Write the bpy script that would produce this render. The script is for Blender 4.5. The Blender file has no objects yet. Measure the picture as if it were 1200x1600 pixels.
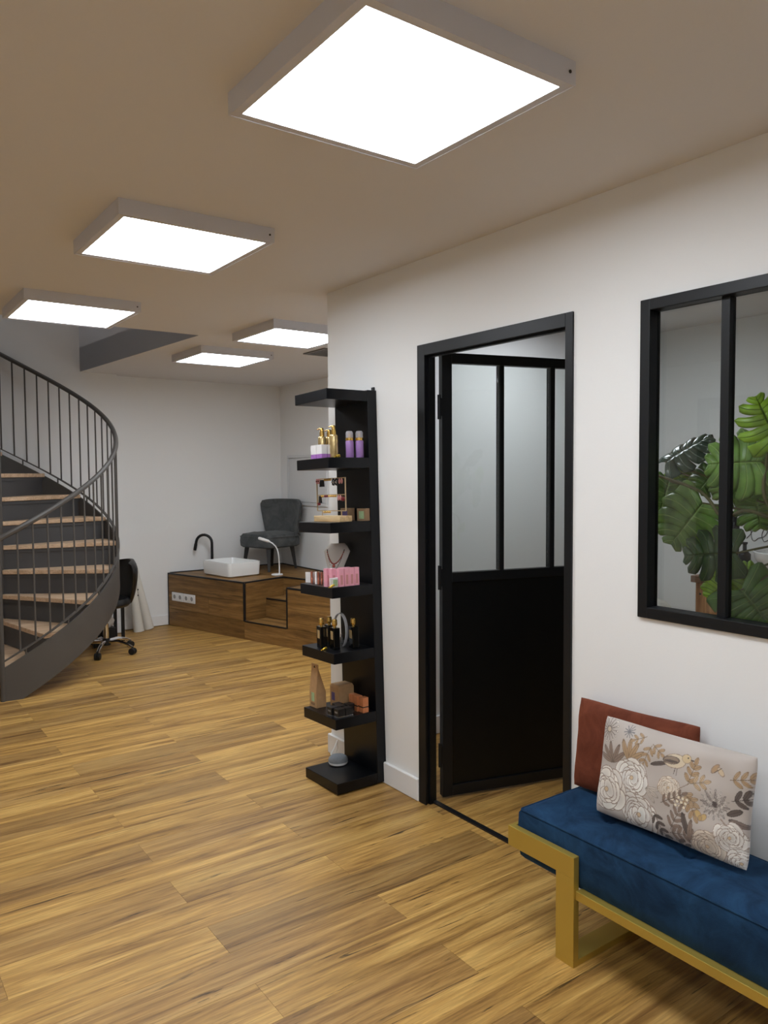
import bpy, bmesh, math, random
import numpy as np
from mathutils import Matrix, Vector

sc = bpy.context.scene
COL = sc.collection
PI = math.pi
rnd = random.Random(7)

# ------------------------------------------------------------------ camera
CAM_F, CAM_YAW, CAM_PITCH, CAM_ROLL, CAM_H = 1206.1, 0.6231, 0.0508, -0.0064, 1.517
def make_camera():
    cd = bpy.data.cameras.new('camera'); co = bpy.data.objects.new('camera', cd); COL.objects.link(co)
    cd.sensor_fit = 'VERTICAL'; cd.sensor_height = 36.0; cd.lens = CAM_F / 1600 * 36.0
    cd.clip_start = 0.05; cd.clip_end = 60
    y, p, r = CAM_YAW, CAM_PITCH, CAM_ROLL
    fw = Vector((math.sin(y)*math.cos(p), math.cos(y)*math.cos(p), -math.sin(p)))
    rt = Vector((math.cos(y), -math.sin(y), 0)); up = rt.cross(fw)
    r2 = rt*math.cos(r) + up*math.sin(r); u2 = -rt*math.sin(r) + up*math.cos(r)
    m = Matrix.Identity(4)
    for i in range(3):
        m[i][0] = r2[i]; m[i][1] = u2[i]; m[i][2] = -fw[i]
    m[2][3] = CAM_H
    co.matrix_world = m; sc.camera = co
make_camera()

# ------------------------------------------------------------------ world, exposure
w = bpy.data.worlds.new('world'); sc.world = w; w.use_nodes = True
w.node_tree.nodes['Background'].inputs[0].default_value = (0.5, 0.5, 0.52, 1)
w.node_tree.nodes['Background'].inputs[1].default_value = 0.02
sc.view_settings.view_transform = 'Standard'; sc.view_settings.look = 'None'
sc.view_settings.gamma = 1.0; sc.view_settings.use_curve_mapping = False
sc.view_settings.exposure = 0.78
PANEL_POWER = 9.0
PANEL_TINT = (0.915, 0.97, 1.03)

# ------------------------------------------------------------------ materials
def lin(c):
    return tuple(((v/255)/12.92 if v/255 <= 0.04045 else ((v/255+0.055)/1.055)**2.4) for v in c)
def nodes_of(name):
    m = bpy.data.materials.new(name); m.use_nodes = True
    nt = m.node_tree; b = nt.nodes['Principled BSDF']
    return m, nt, b
def N(nt, t, **kw):
    n = nt.nodes.new(t)
    for k, v in kw.items(): setattr(n, k, v)
    return n
def mat(name, rgb, rough=0.5, metal=0.0, bump=0.0, bscale=80.0, var=0.0, vscale=6.0, spec=0.5, coat=0.0, sheen=0.0, coords='Object'):
    m, nt, b = nodes_of(name); L = nt.links
    c = lin(rgb)
    b.inputs['Base Color'].default_value = (*c, 1); b.inputs['Roughness'].default_value = rough
    b.inputs['Metallic'].default_value = metal; b.inputs['Specular IOR Level'].default_value = spec
    b.inputs['Coat Weight'].default_value = coat; b.inputs['Sheen Weight'].default_value = sheen
    tc = N(nt, 'ShaderNodeTexCoord')
    if var > 0:
        nz = N(nt, 'ShaderNodeTexNoise'); nz.inputs['Scale'].default_value = vscale; nz.inputs['Detail'].default_value = 5
        L.new(tc.outputs[coords], nz.inputs['Vector'])
        rp = N(nt, 'ShaderNodeValToRGB')
        rp.color_ramp.elements[0].position = 0.3; rp.color_ramp.elements[1].position = 0.7
        rp.color_ramp.elements[0].color = (*[v*(1-var) for v in c], 1)
        rp.color_ramp.elements[1].color = (*[min(1, v*(1+var)) for v in c], 1)
        L.new(nz.outputs['Fac'], rp.inputs['Fac']); L.new(rp.outputs['Color'], b.inputs['Base Color'])
    if bump > 0:
        n2 = N(nt, 'ShaderNodeTexNoise'); n2.inputs['Scale'].default_value = bscale; n2.inputs['Detail'].default_value = 3
        L.new(tc.outputs[coords], n2.inputs['Vector'])
        bp = N(nt, 'ShaderNodeBump'); bp.inputs['Strength'].default_value = bump; bp.inputs['Distance'].default_value = 0.01
        L.new(n2.outputs['Fac'], bp.inputs['Height']); L.new(bp.outputs['Normal'], b.inputs['Normal'])
    return m
def wood(name, light, mid, dark, grain_axis=0, rough=0.42, tone=True, crack=0.75, bump=0.12):
    """oak boards: grain along local axis, per-board offset from Object Info random, tone from object colour"""
    m, nt, b = nodes_of(name); L = nt.links
    tc = N(nt, 'ShaderNodeTexCoord'); oi = N(nt, 'ShaderNodeObjectInfo')
    mul = N(nt, 'ShaderNodeMath', operation='MULTIPLY'); mul.inputs[1].default_value = 37.0
    L.new(oi.outputs['Random'], mul.inputs[0])
    comb = N(nt, 'ShaderNodeCombineXYZ')
    for i in range(3): L.new(mul.outputs[0], comb.inputs[i])
    add = N(nt, 'ShaderNodeVectorMath', operation='ADD')
    L.new(tc.outputs['Object'], add.inputs[0]); L.new(comb.outputs[0], add.inputs[1])
    def streak(along, across, detail, rough_=0.6, dist=0.0):
        mp = N(nt, 'ShaderNodeMapping')
        s = [across]*3; s[grain_axis] = along
        mp.inputs['Scale'].default_value = s
        L.new(add.outputs[0], mp.inputs['Vector'])
        nz = N(nt, 'ShaderNodeTexNoise'); nz.inputs['Scale'].default_value = 1.0; nz.inputs['Detail'].default_value = detail
        nz.inputs['Roughness'].default_value = rough_; nz.inputs['Distortion'].default_value = dist
        L.new(mp.outputs[0], nz.inputs['Vector']); return nz.outputs['Fac']
    broad = streak(1.3, 20, 7, 0.66, 0.5)
    fine = streak(7, 170, 4, 0.65)
    crk = streak(2.2, 46, 5, 0.66, 0.9)
    rp = N(nt, 'ShaderNodeValToRGB'); cr = rp.color_ramp
    cr.elements[0].position = 0.34; cr.elements[0].color = (*lin(dark), 1)
    cr.elements[1].position = 0.65; cr.elements[1].color = (*lin(light), 1)
    e = cr.elements.new(0.5); e.color = (*lin(mid), 1)
    L.new(broad, rp.inputs['Fac'])
    fr = N(nt, 'ShaderNodeMapRange'); fr.inputs[1].default_value = 0.3; fr.inputs[2].default_value = 0.7
    fr.inputs[3].default_value = 0.70; fr.inputs[4].default_value = 1.18
    L.new(fine, fr.inputs[0])
    m1 = N(nt, 'ShaderNodeMix', data_type='RGBA', blend_type='MULTIPLY'); m1.inputs[0].default_value = 1
    L.new(rp.outputs[0], m1.inputs[6]); L.new(fr.outputs[0], m1.inputs[7])
    ck = N(nt, 'ShaderNodeMapRange'); ck.inputs[1].default_value = 0.605; ck.inputs[2].default_value = 0.68
    ck.inputs[3].default_value = 0.0; ck.inputs[4].default_value = crack
    L.new(crk, ck.inputs[0])
    m2 = N(nt, 'ShaderNodeMix', data_type='RGBA', blend_type='MIX')
    L.new(ck.outputs[0], m2.inputs[0]); L.new(m1.outputs[2], m2.inputs[6]); m2.inputs[7].default_value = (*lin([v*0.42 for v in dark]), 1)
    out = m2.outputs[2]
    if tone:
        m3 = N(nt, 'ShaderNodeMix', data_type='RGBA', blend_type='MULTIPLY'); m3.inputs[0].default_value = 1
        L.new(out, m3.inputs[6]); L.new(oi.outputs['Color'], m3.inputs[7]); out = m3.outputs[2]
    L.new(out, b.inputs['Base Color'])
    rr = N(nt, 'ShaderNodeMapRange'); rr.inputs[3].default_value = rough-0.06; rr.inputs[4].default_value = rough+0.12
    L.new(fine, rr.inputs[0]); L.new(rr.outputs[0], b.inputs['Roughness'])
    b.inputs['Specular IOR Level'].default_value = 0.4
    if bump:
        bp = N(nt, 'ShaderNodeBump'); bp.inputs['Strength'].default_value = bump; bp.inputs['Distance'].default_value = 0.002
        L.new(fine, bp.inputs['Height']); L.new(bp.outputs[0], b.inputs['Normal'])
    return m
def velvet(name, rgb, dark, scale=9.0):
    m, nt, b = nodes_of(name); L = nt.links
    tc = N(nt, 'ShaderNodeTexCoord')
    nz = N(nt, 'ShaderNodeTexNoise'); nz.inputs['Scale'].default_value = scale; nz.inputs['Detail'].default_value = 6; nz.inputs['Roughness'].default_value = 0.62; nz.inputs['Distortion'].default_value = 1.2
    L.new(tc.outputs['Object'], nz.inputs['Vector'])
    rp = N(nt, 'ShaderNodeValToRGB'); rp.color_ramp.elements[0].position = 0.32; rp.color_ramp.elements[1].position = 0.68
    rp.color_ramp.elements[0].color = (*lin(dark), 1); rp.color_ramp.elements[1].color = (*lin(rgb), 1)
    L.new(nz.outputs['Fac'], rp.inputs['Fac']); L.new(rp.outputs[0], b.inputs['Base Color'])
    b.inputs['Roughness'].default_value = 0.85; b.inputs['Sheen Weight'].default_value = 0.35; b.inputs['Sheen Roughness'].default_value = 0.4
    b.inputs['Sheen Tint'].default_value = (*lin([min(255, v*1.5+20) for v in rgb]), 1); b.inputs['Specular IOR Level'].default_value = 0.15
    n2 = N(nt, 'ShaderNodeTexNoise'); n2.inputs['Scale'].default_value = 300; L.new(tc.outputs['Object'], n2.inputs['Vector'])
    bp = N(nt, 'ShaderNodeBump'); bp.inputs['Strength'].default_value = 0.15; bp.inputs['Distance'].default_value = 0.003
    L.new(n2.outputs['Fac'], bp.inputs['Height']); L.new(bp.outputs[0], b.inputs['Normal'])
    return m
def emit(name, rgb, s):
    m, nt, b = nodes_of(name); nt.nodes.remove(b)
    e = N(nt, 'ShaderNodeEmission'); e.inputs[0].default_value = (*rgb, 1); e.inputs[1].default_value = s
    nt.links.new(e.outputs[0], nt.nodes['Material Output'].inputs[0]); return m
def glass_mat(name, tint=(0.93, 0.96, 0.95), ior=1.5, rough=0.0):
    m, nt, b = nodes_of(name); nt.nodes.remove(b); L = nt.links
    t = N(nt, 'ShaderNodeBsdfTransparent'); t.inputs[0].default_value = (*tint, 1)
    g = N(nt, 'ShaderNodeBsdfGlossy'); g.inputs['Roughness'].default_value = rough
    f = N(nt, 'ShaderNodeFresnel'); f.inputs[0].default_value = ior
    mx = N(nt, 'ShaderNodeMixShader')
    L.new(f.outputs[0], mx.inputs[0]); L.new(t.outputs[0], mx.inputs[1]); L.new(g.outputs[0], mx.inputs[2])
    L.new(mx.outputs[0], nt.nodes['Material Output'].inputs[0]); return m
def leaf_mat(name, rgb, vein, rough=0.35, vein_w=0.06):
    m, nt, b = nodes_of(name); L = nt.links
    uv = N(nt, 'ShaderNodeUVMap'); sp = N(nt, 'ShaderNodeSeparateXYZ'); L.new(uv.outputs[0], sp.inputs[0])
    d = N(nt, 'ShaderNodeMath', operation='SUBTRACT'); d.inputs[1].default_value = 0.5; L.new(sp.outputs[0], d.inputs[0])
    ab = N(nt, 'ShaderNodeMath', operation='ABSOLUTE'); L.new(d.outputs[0], ab.inputs[0])
    r1 = N(nt, 'ShaderNodeMapRange'); r1.inputs[1].default_value = 0.0; r1.inputs[2].default_value = vein_w; r1.inputs[3].default_value = 1; r1.inputs[4].default_value = 0
    L.new(ab.outputs[0], r1.inputs[0])
    r2 = N(nt, 'ShaderNodeMapRange'); r2.inputs[1].default_value = 0.0; r2.inputs[2].default_value = 0.05; r2.inputs[3].default_value = 1; r2.inputs[4].default_value = 0
    L.new(sp.outputs[1], r2.inputs[0])
    mx = N(nt, 'ShaderNodeMath', operation='MAXIMUM'); L.new(r1.outputs[0], mx.inputs[0]); L.new(r2.outputs[0], mx.inputs[1])
    tc = N(nt, 'ShaderNodeTexCoord'); nz = N(nt, 'ShaderNodeTexNoise'); nz.inputs['Scale'].default_value = 14; L.new(tc.outputs['Object'], nz.inputs['Vector'])
    rp = N(nt, 'ShaderNodeValToRGB'); rp.color_ramp.elements[0].position = 0.3; rp.color_ramp.elements[1].position = 0.7
    rp.color_ramp.elements[0].color = (*lin([v*0.72 for v in rgb]), 1); rp.color_ramp.elements[1].color = (*lin([min(255, v*1.15) for v in rgb]), 1)
    L.new(nz.outputs['Fac'], rp.inputs['Fac'])
    mc = N(nt, 'ShaderNodeMix', data_type='RGBA'); L.new(mx.outputs[0], mc.inputs[0]); L.new(rp.outputs[0], mc.inputs[6]); mc.inputs[7].default_value = (*lin(vein), 1)
    L.new(mc.outputs[2], b.inputs['Base Color']); b.inputs['Roughness'].default_value = rough
    bp = N(nt, 'ShaderNodeBump'); bp.inputs['Strength'].default_value = 0.5; bp.inputs['Distance'].default_value = 0.004; bp.invert = True
    L.new(mx.outputs[0], bp.inputs['Height']); L.new(bp.outputs[0], b.inputs['Normal'])
    return m
M = {}
M['wall'] = mat('painted_wall', (240, 240, 239), 0.75, bump=0.03, bscale=160, spec=0.25)
M['ceiling'] = mat('painted_ceiling', (226, 224, 224), 0.85, bump=0.03, bscale=140, spec=0.2)
M['soffit'] = mat('grey_soffit_paint', (226, 228, 234), 0.8, bump=0.02)
M['skirting'] = mat('skirting_paint', (238, 238, 238), 0.45, bump=0.02, bscale=60)
M['floor'] = wood('oak_floor', (214, 172, 100), (187, 144, 78), (136, 98, 50), 0, crack=0.9)
M['podium'] = wood('oak_cladding', (164, 126, 74), (138, 102, 56), (104, 76, 42), 0, rough=0.45)
M['podium_y'] = wood('oak_cladding_cross', (164, 126, 74), (138, 102, 56), (104, 76, 42), 1, rough=0.45)
M['black_metal'] = mat('black_metal', (13, 16, 20), 0.42, 0.0, bump=0.03, bscale=200, spec=0.4)
M['black_panel'] = mat('black_sheet', (8, 10, 12), 0.4, 0.0, bump=0.02, bscale=60, spec=0.3)
M['black_trim'] = mat('black_trim', (26, 26, 28), 0.4, bump=0.02)
M['lack'] = mat('black_lacquer', (10, 12, 17), 0.32, bump=0.015, bscale=120, spec=0.3)
M['glass'] = glass_mat('pane_glass', (0.945, 0.965, 0.955))
M['stair_grey'] = mat('stair_grey_paint', (84, 80, 76), 0.5, bump=0.04, bscale=90, var=0.05)
M['riser_grey'] = mat('riser_grey_paint', (72, 71, 72), 0.55, bump=0.03, var=0.05)
M['tread'] = wood('pale_tread', (226, 196, 164), (212, 180, 148), (190, 156, 122), 0, rough=0.5, tone=False, crack=0.2)
M['lamp_frame'] = mat('lamp_frame_white', (214, 214, 220), 0.5, bump=0.01)
M['diffuser'] = emit('lamp_diffuser', PANEL_TINT, PANEL_POWER)
M['brass'] = mat('brushed_brass', (198, 172, 84), 0.38, 0.6, bump=0.02, bscale=300)
M['blue_velvet'] = velvet('blue_velvet', (34, 66, 98), (17, 38, 62), 7)
M['rust_velvet'] = velvet('rust_velvet', (122, 66, 46), (92, 46, 32), 8)
M['grey_velvet'] = velvet('grey_velvet', (96, 98, 98), (70, 73, 74), 8)
M['dark_wood'] = mat('black_stained_wood', (26, 24, 23), 0.45, bump=0.03)
M['porcelain'] = mat('white_porcelain', (240, 240, 238), 0.12, coat=0.4, bump=0.005)
M['white_plastic'] = mat('white_plastic', (236, 236, 236), 0.35, bump=0.01)
M['grey_hole'] = mat('socket_recess', (150, 150, 150), 0.5, bump=0.01)
M['paper'] = mat('white_paper', (226, 222, 212), 0.8, bump=0.05, bscale=30)
M['black_leather'] = mat('black_leather', (20, 20, 21), 0.38, bump=0.12, bscale=120)
M['chrome'] = mat('chrome', (225, 225, 228), 0.12, 1.0, bump=0.004)
M['rubber'] = mat('black_rubber', (24, 24, 25), 0.55, bump=0.03)
M['gold'] = mat('gold_metal', (214, 176, 98), 0.24, 0.9, bump=0.02, bscale=90, var=0.15, vscale=50)
M['pale_gold'] = mat('pale_gold_wire', (206, 182, 146), 0.35, 0.6, bump=0.01)
M['gold_bottle'] = mat('gold_bottle', (196, 172, 122), 0.25, 0.65, var=0.25, vscale=40, bump=0.01)
M['purple'] = mat('lilac_liquid', (156, 118, 178), 0.3, var=0.1, vscale=30, bump=0.01)
M['purple_band'] = mat('violet_print', (168, 112, 190), 0.5, var=0.1, vscale=60, bump=0.01)
M['clear'] = mat('clear_cap', (226, 224, 232), 0.15, bump=0.004)
M['clear'].node_tree.nodes['Principled BSDF'].inputs['Alpha'].default_value = 0.38
M['white_card'] = mat('white_card', (232, 230, 230), 0.6, bump=0.02)
M['satin'] = mat('silver_satin', (206, 206, 210), 0.35, 0.0, var=0.08, vscale=40, bump=0.02)
M['kraft'] = mat('kraft_card', (178, 140, 98), 0.75, var=0.08, vscale=40, bump=0.05, bscale=150)
M['brown_card'] = mat('brown_card', (140, 112, 84), 0.7, var=0.08, vscale=40, bump=0.03)
M['ink'] = mat('dark_print', (48, 38, 30), 0.7, bump=0.01)
M['green_card'] = mat('pale_green_card', (158, 184, 140), 0.6, var=0.12, vscale=60, bump=0.01)
M['violet_card'] = mat('violet_card', (96, 82, 128), 0.6, var=0.12, vscale=60, bump=0.01)
M['pink'] = mat('pink_card', (236, 168, 186), 0.5, var=0.05, vscale=60, bump=0.01)
M['copper'] = mat('copper_metal', (186, 118, 96), 0.25, 0.7, bump=0.01)
M['silver'] = mat('silver_metal', (205, 205, 208), 0.22, 0.9, bump=0.01)
M['pine'] = wood('pale_pine', (236, 208, 164), (226, 194, 146), (206, 168, 116), 1, rough=0.55, tone=False, crack=0.15)
M['cab_wood'] = wood('warm_cabinet_pine', (196, 150, 104), (176, 128, 84), (146, 100, 62), 2, rough=0.5, tone=False, crack=0.25)
M['top_wood'] = wood('dark_counter_oak', (150, 112, 82), (128, 94, 68), (100, 70, 50), 1, rough=0.5, tone=False, crack=0.3)
M['bust'] = mat('bust_linen', (206, 198, 190), 0.7, bump=0.05, bscale=300)
M['red_bead'] = mat('coral_bead', (172, 78, 62), 0.4, var=0.2, vscale=90, bump=0.01)
M['perfume'] = mat('black_glass', (12, 12, 13), 0.12, coat=0.5, bump=0.004)
M['perfume_label'] = mat('gold_label', (206, 178, 128), 0.4, 0.3, bump=0.01)
M['yellow'] = mat('yellow_gold', (226, 190, 70), 0.25, 0.6, bump=0.01)
M['black_card'] = mat('black_card', (22, 21, 22), 0.4, bump=0.01)
M['orange'] = mat('copper_orange_card', (206, 130, 84), 0.4, 0.15, var=0.08, vscale=60, bump=0.01)
M['knit'] = mat('grey_knit', (140, 146, 152), 0.9, bump=0.3, bscale=260, var=0.1, vscale=160)
M['earr_red'] = mat('burgundy_enamel', (112, 24, 34), 0.35, bump=0.01)
M['earr_pink'] = mat('rose_enamel', (206, 142, 140), 0.4, bump=0.01)
M['earr_black'] = mat('black_enamel', (22, 22, 24), 0.4, bump=0.01)
M['stem'] = mat('plant_stem', (110, 104, 62), 0.6, var=0.15, vscale=30, bump=0.1, bscale=60)
M['pot'] = mat('grey_planter', (120, 116, 110), 0.7, bump=0.08, bscale=40)
M['soil'] = mat('dark_soil', (52, 40, 30), 0.95, bump=0.5, bscale=60)
M['leaf'] = leaf_mat('leaf_green', (130, 170, 80), (176, 206, 120))
M['leaf_lime'] = leaf_mat('leaf_lime', (168, 212, 58), (100, 140, 34))
M['leaf_dark'] = leaf_mat('leaf_dark', (66, 96, 50), (108, 130, 80))
M['leaf_gloss'] = leaf_mat('leaf_glossy', (84, 104, 88), (140, 156, 138), rough=0.2)
M['leaf_mid'] = leaf_mat('leaf_mid', (108, 148, 72), (156, 188, 112))
M['wire'] = mat('vent_grille', (120, 118, 116), 0.5, bump=0.02)
M['vent_dark'] = mat('vent_hollow', (30, 30, 30), 0.9, bump=0.02)
M['door_white'] = mat('door_white_paint', (206, 206, 204), 0.5, bump=0.02)
M['door_grey'] = mat('door_grey_paint', (128, 128, 130), 0.5, bump=0.02)
M['cup'] = mat('cupboard_paint', (224, 225, 226), 0.55, bump=0.02)
M['screw'] = mat('screw_dark', (60, 58, 56), 0.4, 0.6, bump=0.02)

# ------------------------------------------------------------------ mesh builder
class MB:
    def __init__(s): s.v = []; s.f = []; s.uv = None
    def add(s, vs, fs):
        o = len(s.v); s.v += [tuple(p) for p in vs]; s.f += [tuple(i+o for i in f) for f in fs]; return s
    def box(s, x0, x1, y0, y1, z0, z1):
        vs = [(x0,y0,z0),(x1,y0,z0),(x1,y1,z0),(x0,y1,z0),(x0,y0,z1),(x1,y0,z1),(x1,y1,z1),(x0,y1,z1)]
        return s.add(vs, [(0,3,2,1),(4,5,6,7),(0,1,5,4),(1,2,6,5),(2,3,7,6),(3,0,4,7)])
    def prism(s, pts, z0, z1):           # counter-clockwise plan polygon
        n = len(pts)
        vs = [(x,y,z0) for x,y in pts] + [(x,y,z1) for x,y in pts]
        return s.add(vs, [tuple(range(n-1,-1,-1)), tuple(range(n,2*n))] + [(i,(i+1)%n,n+(i+1)%n,n+i) for i in range(n)])
    def hexa(s, b, t):                   # 4 bottom, 4 top corners
        return s.add(list(b)+list(t), [(0,3,2,1),(4,5,6,7),(0,1,5,4),(1,2,6,5),(2,3,7,6),(3,0,4,7)])
    def lathe(s, prof, n=20, c=(0,0,0), cap=True):
        vs = []; m = len(prof)
        for r, z in prof:
            for k in range(n):
                a = 2*PI*k/n; vs.append((c[0]+r*math.cos(a), c[1]+r*math.sin(a), c[2]+z))
        fs = [(i*n+k, i*n+(k+1)%n, (i+1)*n+(k+1)%n, (i+1)*n+k) for i in range(m-1) for k in range(n)]
        if cap: fs += [tuple(range(n-1,-1,-1)), tuple((m-1)*n+k for k in range(n))]
        return s.add(vs, fs)
    def tube(s, path, r, n=8, cap=True):
        P = [Vector(p) for p in path]; m = len(P); vs = []
        rr = r if isinstance(r, (list, tuple)) else [r]*m
        prev = None
        for i in range(m):
            t = (P[min(i+1,m-1)] - P[max(i-1,0)]).normalized()
            if prev is None:
                a = Vector((0,0,1)) if abs(t.z) < 0.9 else Vector((1,0,0)); u = t.cross(a).normalized()
            else:
                u = (prev - t*prev.dot(t)).normalized()
            prev = u; v = t.cross(u)
            for k in range(n):
                a = 2*PI*k/n; vs.append(P[i] + (u*math.cos(a) + v*math.sin(a))*rr[i])
        fs = [(i*n+k, i*n+(k+1)%n, (i+1)*n+(k+1)%n, (i+1)*n+k) for i in range(m-1) for k in range(n)]
        if cap: fs += [tuple(range(n-1,-1,-1)), tuple((m-1)*n+k for k in range(n))]
        return s.add(vs, fs)
    def sweep_rect(s, path, wid, hgt):   # vertical-rectangle sweep: path of (x,y,z), outward normals given by plan tangent
        P = [Vector(p) for p in path]; m = len(P); vs = []
        for i in range(m):
            t = P[min(i+1,m-1)] - P[max(i-1,0)]; t.z = 0; t.normalize(); n = Vector((t.y, -t.x, 0))
            for a, b in ((-wid/2,-hgt/2),(wid/2,-hgt/2),(wid/2,hgt/2),(-wid/2,hgt/2)):
                vs.append(P[i] + n*a + Vector((0,0,b)))
        fs = [(i*4+k, i*4+(k+1)%4, (i+1)*4+(k+1)%4, (i+1)*4+k) for i in range(m-1) for k in range(4)]
        fs += [(3,2,1,0), ((m-1)*4, (m-1)*4+1, (m-1)*4+2, (m-1)*4+3)]
        return s.add(vs, fs)
    def sphere(s, c, r, n=12, m=8, sc_=(1,1,1)):
        vs = [(c[0], c[1], c[2]-r*sc_[2])]
        for i in range(1, m):
            ph = -PI/2 + PI*i/m
            for k in range(n):
                a = 2*PI*k/n; vs.append((c[0]+r*sc_[0]*math.cos(ph)*math.cos(a), c[1]+r*sc_[1]*math.cos(ph)*math.sin(a), c[2]+r*sc_[2]*math.sin(ph)))
        vs.append((c[0], c[1], c[2]+r*sc_[2])); T = len(vs)-1
        fs = [(0, 1+(k+1)%n, 1+k) for k in range(n)]
        fs += [(1+i*n+k, 1+i*n+(k+1)%n, 1+(i+1)*n+(k+1)%n, 1+(i+1)*n+k) for i in range(m-2) for k in range(n)]
        fs += [(T, 1+(m-2)*n+k, 1+(m-2)*n+(k+1)%n) for k in range(n)]
        return s.add(vs, fs)
    def xf(s, mtx):
        s.v = [tuple(mtx @ Vector(p)) for p in s.v]; return s
    def mesh(s, name, smooth=False):
        me = bpy.data.meshes.new(name); me.from_pydata(s.v, [], s.f); me.validate(); me.update()
        if smooth:
            me.polygons.foreach_set('use_smooth', [True]*len(me.polygons))
            try: me.set_sharp_from_angle(angle=math.radians(38))
            except Exception: pass
        return me
    def build(s, name, m, parent=None, smooth=False, bevel=0.0, seg=2, loc=None, rot=None):
        o = bpy.data.objects.new(name, s.mesh(name, smooth)); COL.objects.link(o)
        if m is not None: o.data.materials.append(M[m] if isinstance(m, str) else m)
        if parent is not None: o.parent = parent
        if loc: o.location = loc
        if rot: o.rotation_euler = rot
        if bevel:
            b = o.modifiers.new('bevel', 'BEVEL'); b.width = bevel; b.segments = seg; b.limit_method = 'ANGLE'; b.angle_limit = math.radians(40)
        return o
def empty(name, loc=(0,0,0), rot=(0,0,0)):
    o = bpy.data.objects.new(name, None); COL.objects.link(o); o.location = loc; o.rotation_euler = rot; o.empty_display_size = 0.1; return o
def tag(o, label, cat, group=None):
    o['label'] = label; o['category'] = cat
    if group: o['group'] = group
    return o
def struct(o, label=None):
    o['kind'] = 'structure'
    if label: o['label'] = label
    return o
def copy_tree(o, parent=None):
    c = o.copy(); COL.objects.link(c); c.parent = parent
    for ch in [k for k in bpy.data.objects if k.parent == o]: copy_tree(ch, c)
    return c

# ------------------------------------------------------------------ dimensions
A = 2.171            # partition wall face (x)
H = 2.463            # ceiling
YC = 3.523           # far end of the partition wall
YF = 7.56            # far wall
XR = 4.04            # right wall of the back room
XL = -1.9; YB = -2.6 # room behind / beside the camera
XT = 4.65            # far wall of the treatment room
T = 0.055

# ================================================================== structure
floor = struct(MB().box(XL-0.1, XT+0.1, YB-0.1, YF+0.1, -0.10, -0.006).build('floor', 'floor'))
floor['label'] = 'oak-look plank floor running through the salon'
floor.color = (0.9, 0.9, 0.9, 1)

# planks -----------------------------------------------------------
PW, PL = 0.179, 1.18
full_plank = MB().box(-PL/2+0.0004, PL/2-0.0004, -PW/2+0.0004, PW/2-0.0004, -0.006, 0.0).mesh('plank')
full_plank.materials.append(M['floor'])
def cam_px(x, y, z):
    yw, p = CAM_YAW, CAM_PITCH
    fw = (math.sin(yw)*math.cos(p), math.cos(yw)*math.cos(p), -math.sin(p)); r = (math.cos(yw), -math.sin(yw), 0)
    u = (r[1]*fw[2]-r[2]*fw[1], r[2]*fw[0]-r[0]*fw[2], r[0]*fw[1]-r[1]*fw[0])
    d = (x, y, z-CAM_H); dz = sum(a*b for a, b in zip(d, fw))
    if dz < 0.15: return None
    return 600+CAM_F*sum(a*b for a, b in zip(d, r))/dz, 800-CAM_F*sum(a*b for a, b in zip(d, u))/dz
TONES = {(0, 1): 0.66, (4, 0): 0.78, (7, 1): 0.74, (10, 1): 0.72, (8, 1): 0.98, (9, 1): 0.84, (17, 1): 0.72, (15, 1): 0.76, (14, 0): 0.74,
         (12, 0): 0.76, (13, 1): 1.10, (14, 1): 1.10, (11, 1): 1.10, (8, 0): 1.05, (3, 1): 1.04, (5, 1): 0.98, (2, 1): 0.92, (-2, 0): 0.98,
         (-2, 1): 0.96, (0, 0): 1.02, (1, 2): 1.08, (3, 2): 0.78, (10, 2): 1.12, (6, 1): 1.04, (20, 1): 1.08, (18, 1): 1.06, (19, 2): 0.76, (21, 2): 0.9}
def in_view(x0, x1, y0, y1):
    for i in range(5):
        for j in range(3):
            q = cam_px(x0+(x1-x0)*i/4, y0+(y1-y0)*j/2, 0)
            if q and -150 < q[0] < 1350 and -100 < q[1] < 1720: return True
    return False
plank_n = 0
for row in range(-16, 30):
    yc = 2.304 + row*PW
    y0, y1 = yc-PW/2, yc+PW/2
    if y1 > YF or y0 < YB: continue
    for k in range(-4, 5):
        base = 0.98 if row % 2 == 0 else 1.55-PL
        x0 = base + (k-1)*PL; x1 = x0 + PL
        lo, hi = max(x0, XL), min(x1, XR if y0 > YC else XT)
        if hi-lo < 0.05 or not in_view(lo, hi, y0, y1): continue
        if y0 > YC and lo > 3.4: continue
        if y0 < YC and lo > A+1.4: continue
        if plank_n >= 298: continue
        plank_n += 1
        if lo == x0 and hi == x1:
            o = bpy.data.objects.new('plank', full_plank)
            COL.objects.link(o); o.location = ((x0+x1)/2, yc, 0); o.parent = floor
        else:
            o = MB().box(lo-(lo+hi)/2+0.0006, (hi-lo)/2-0.0006, -PW/2+0.0006, PW/2-0.0006, -0.006, 0).build('plank', 'floor', floor, loc=((lo+hi)/2, yc, 0))
        t = TONES.get((row, k), rnd.choice([0.84, 0.92, 0.97, 1.0, 1.03, 1.08]))
        o.color = (t, t*(0.985 if t < 0.9 else 1.0), t*(1.04 if t < 0.9 else 0.97), 1)

# ceiling with the stair opening -----------------------------------
HX0, HY0, HY1 = 0.03, 5.06, 7.45
def hx(y): return 2.09 + (1.915-2.09)*(y-HY0)/(HY1-HY0)
cb = MB()
for pts in ([(XL-.1,YB-.1),(XT+.1,YB-.1),(XT+.1,HY0),(XL-.1,HY0)],
            [(XL-.1,HY0),(HX0,HY0),(HX0,HY1),(XL-.1,HY1)],
            [(hx(HY0),HY0),(XT+.1,HY0),(XT+.1,YF+.1),(2.2501,YF+.1),(2.2501,HY1),(hx(HY1),HY1)]):
    cb.prism(pts, H, H+0.22)
struct(cb.build('ceiling', 'ceiling'), 'plain painted ceiling with a stair opening')
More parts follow.
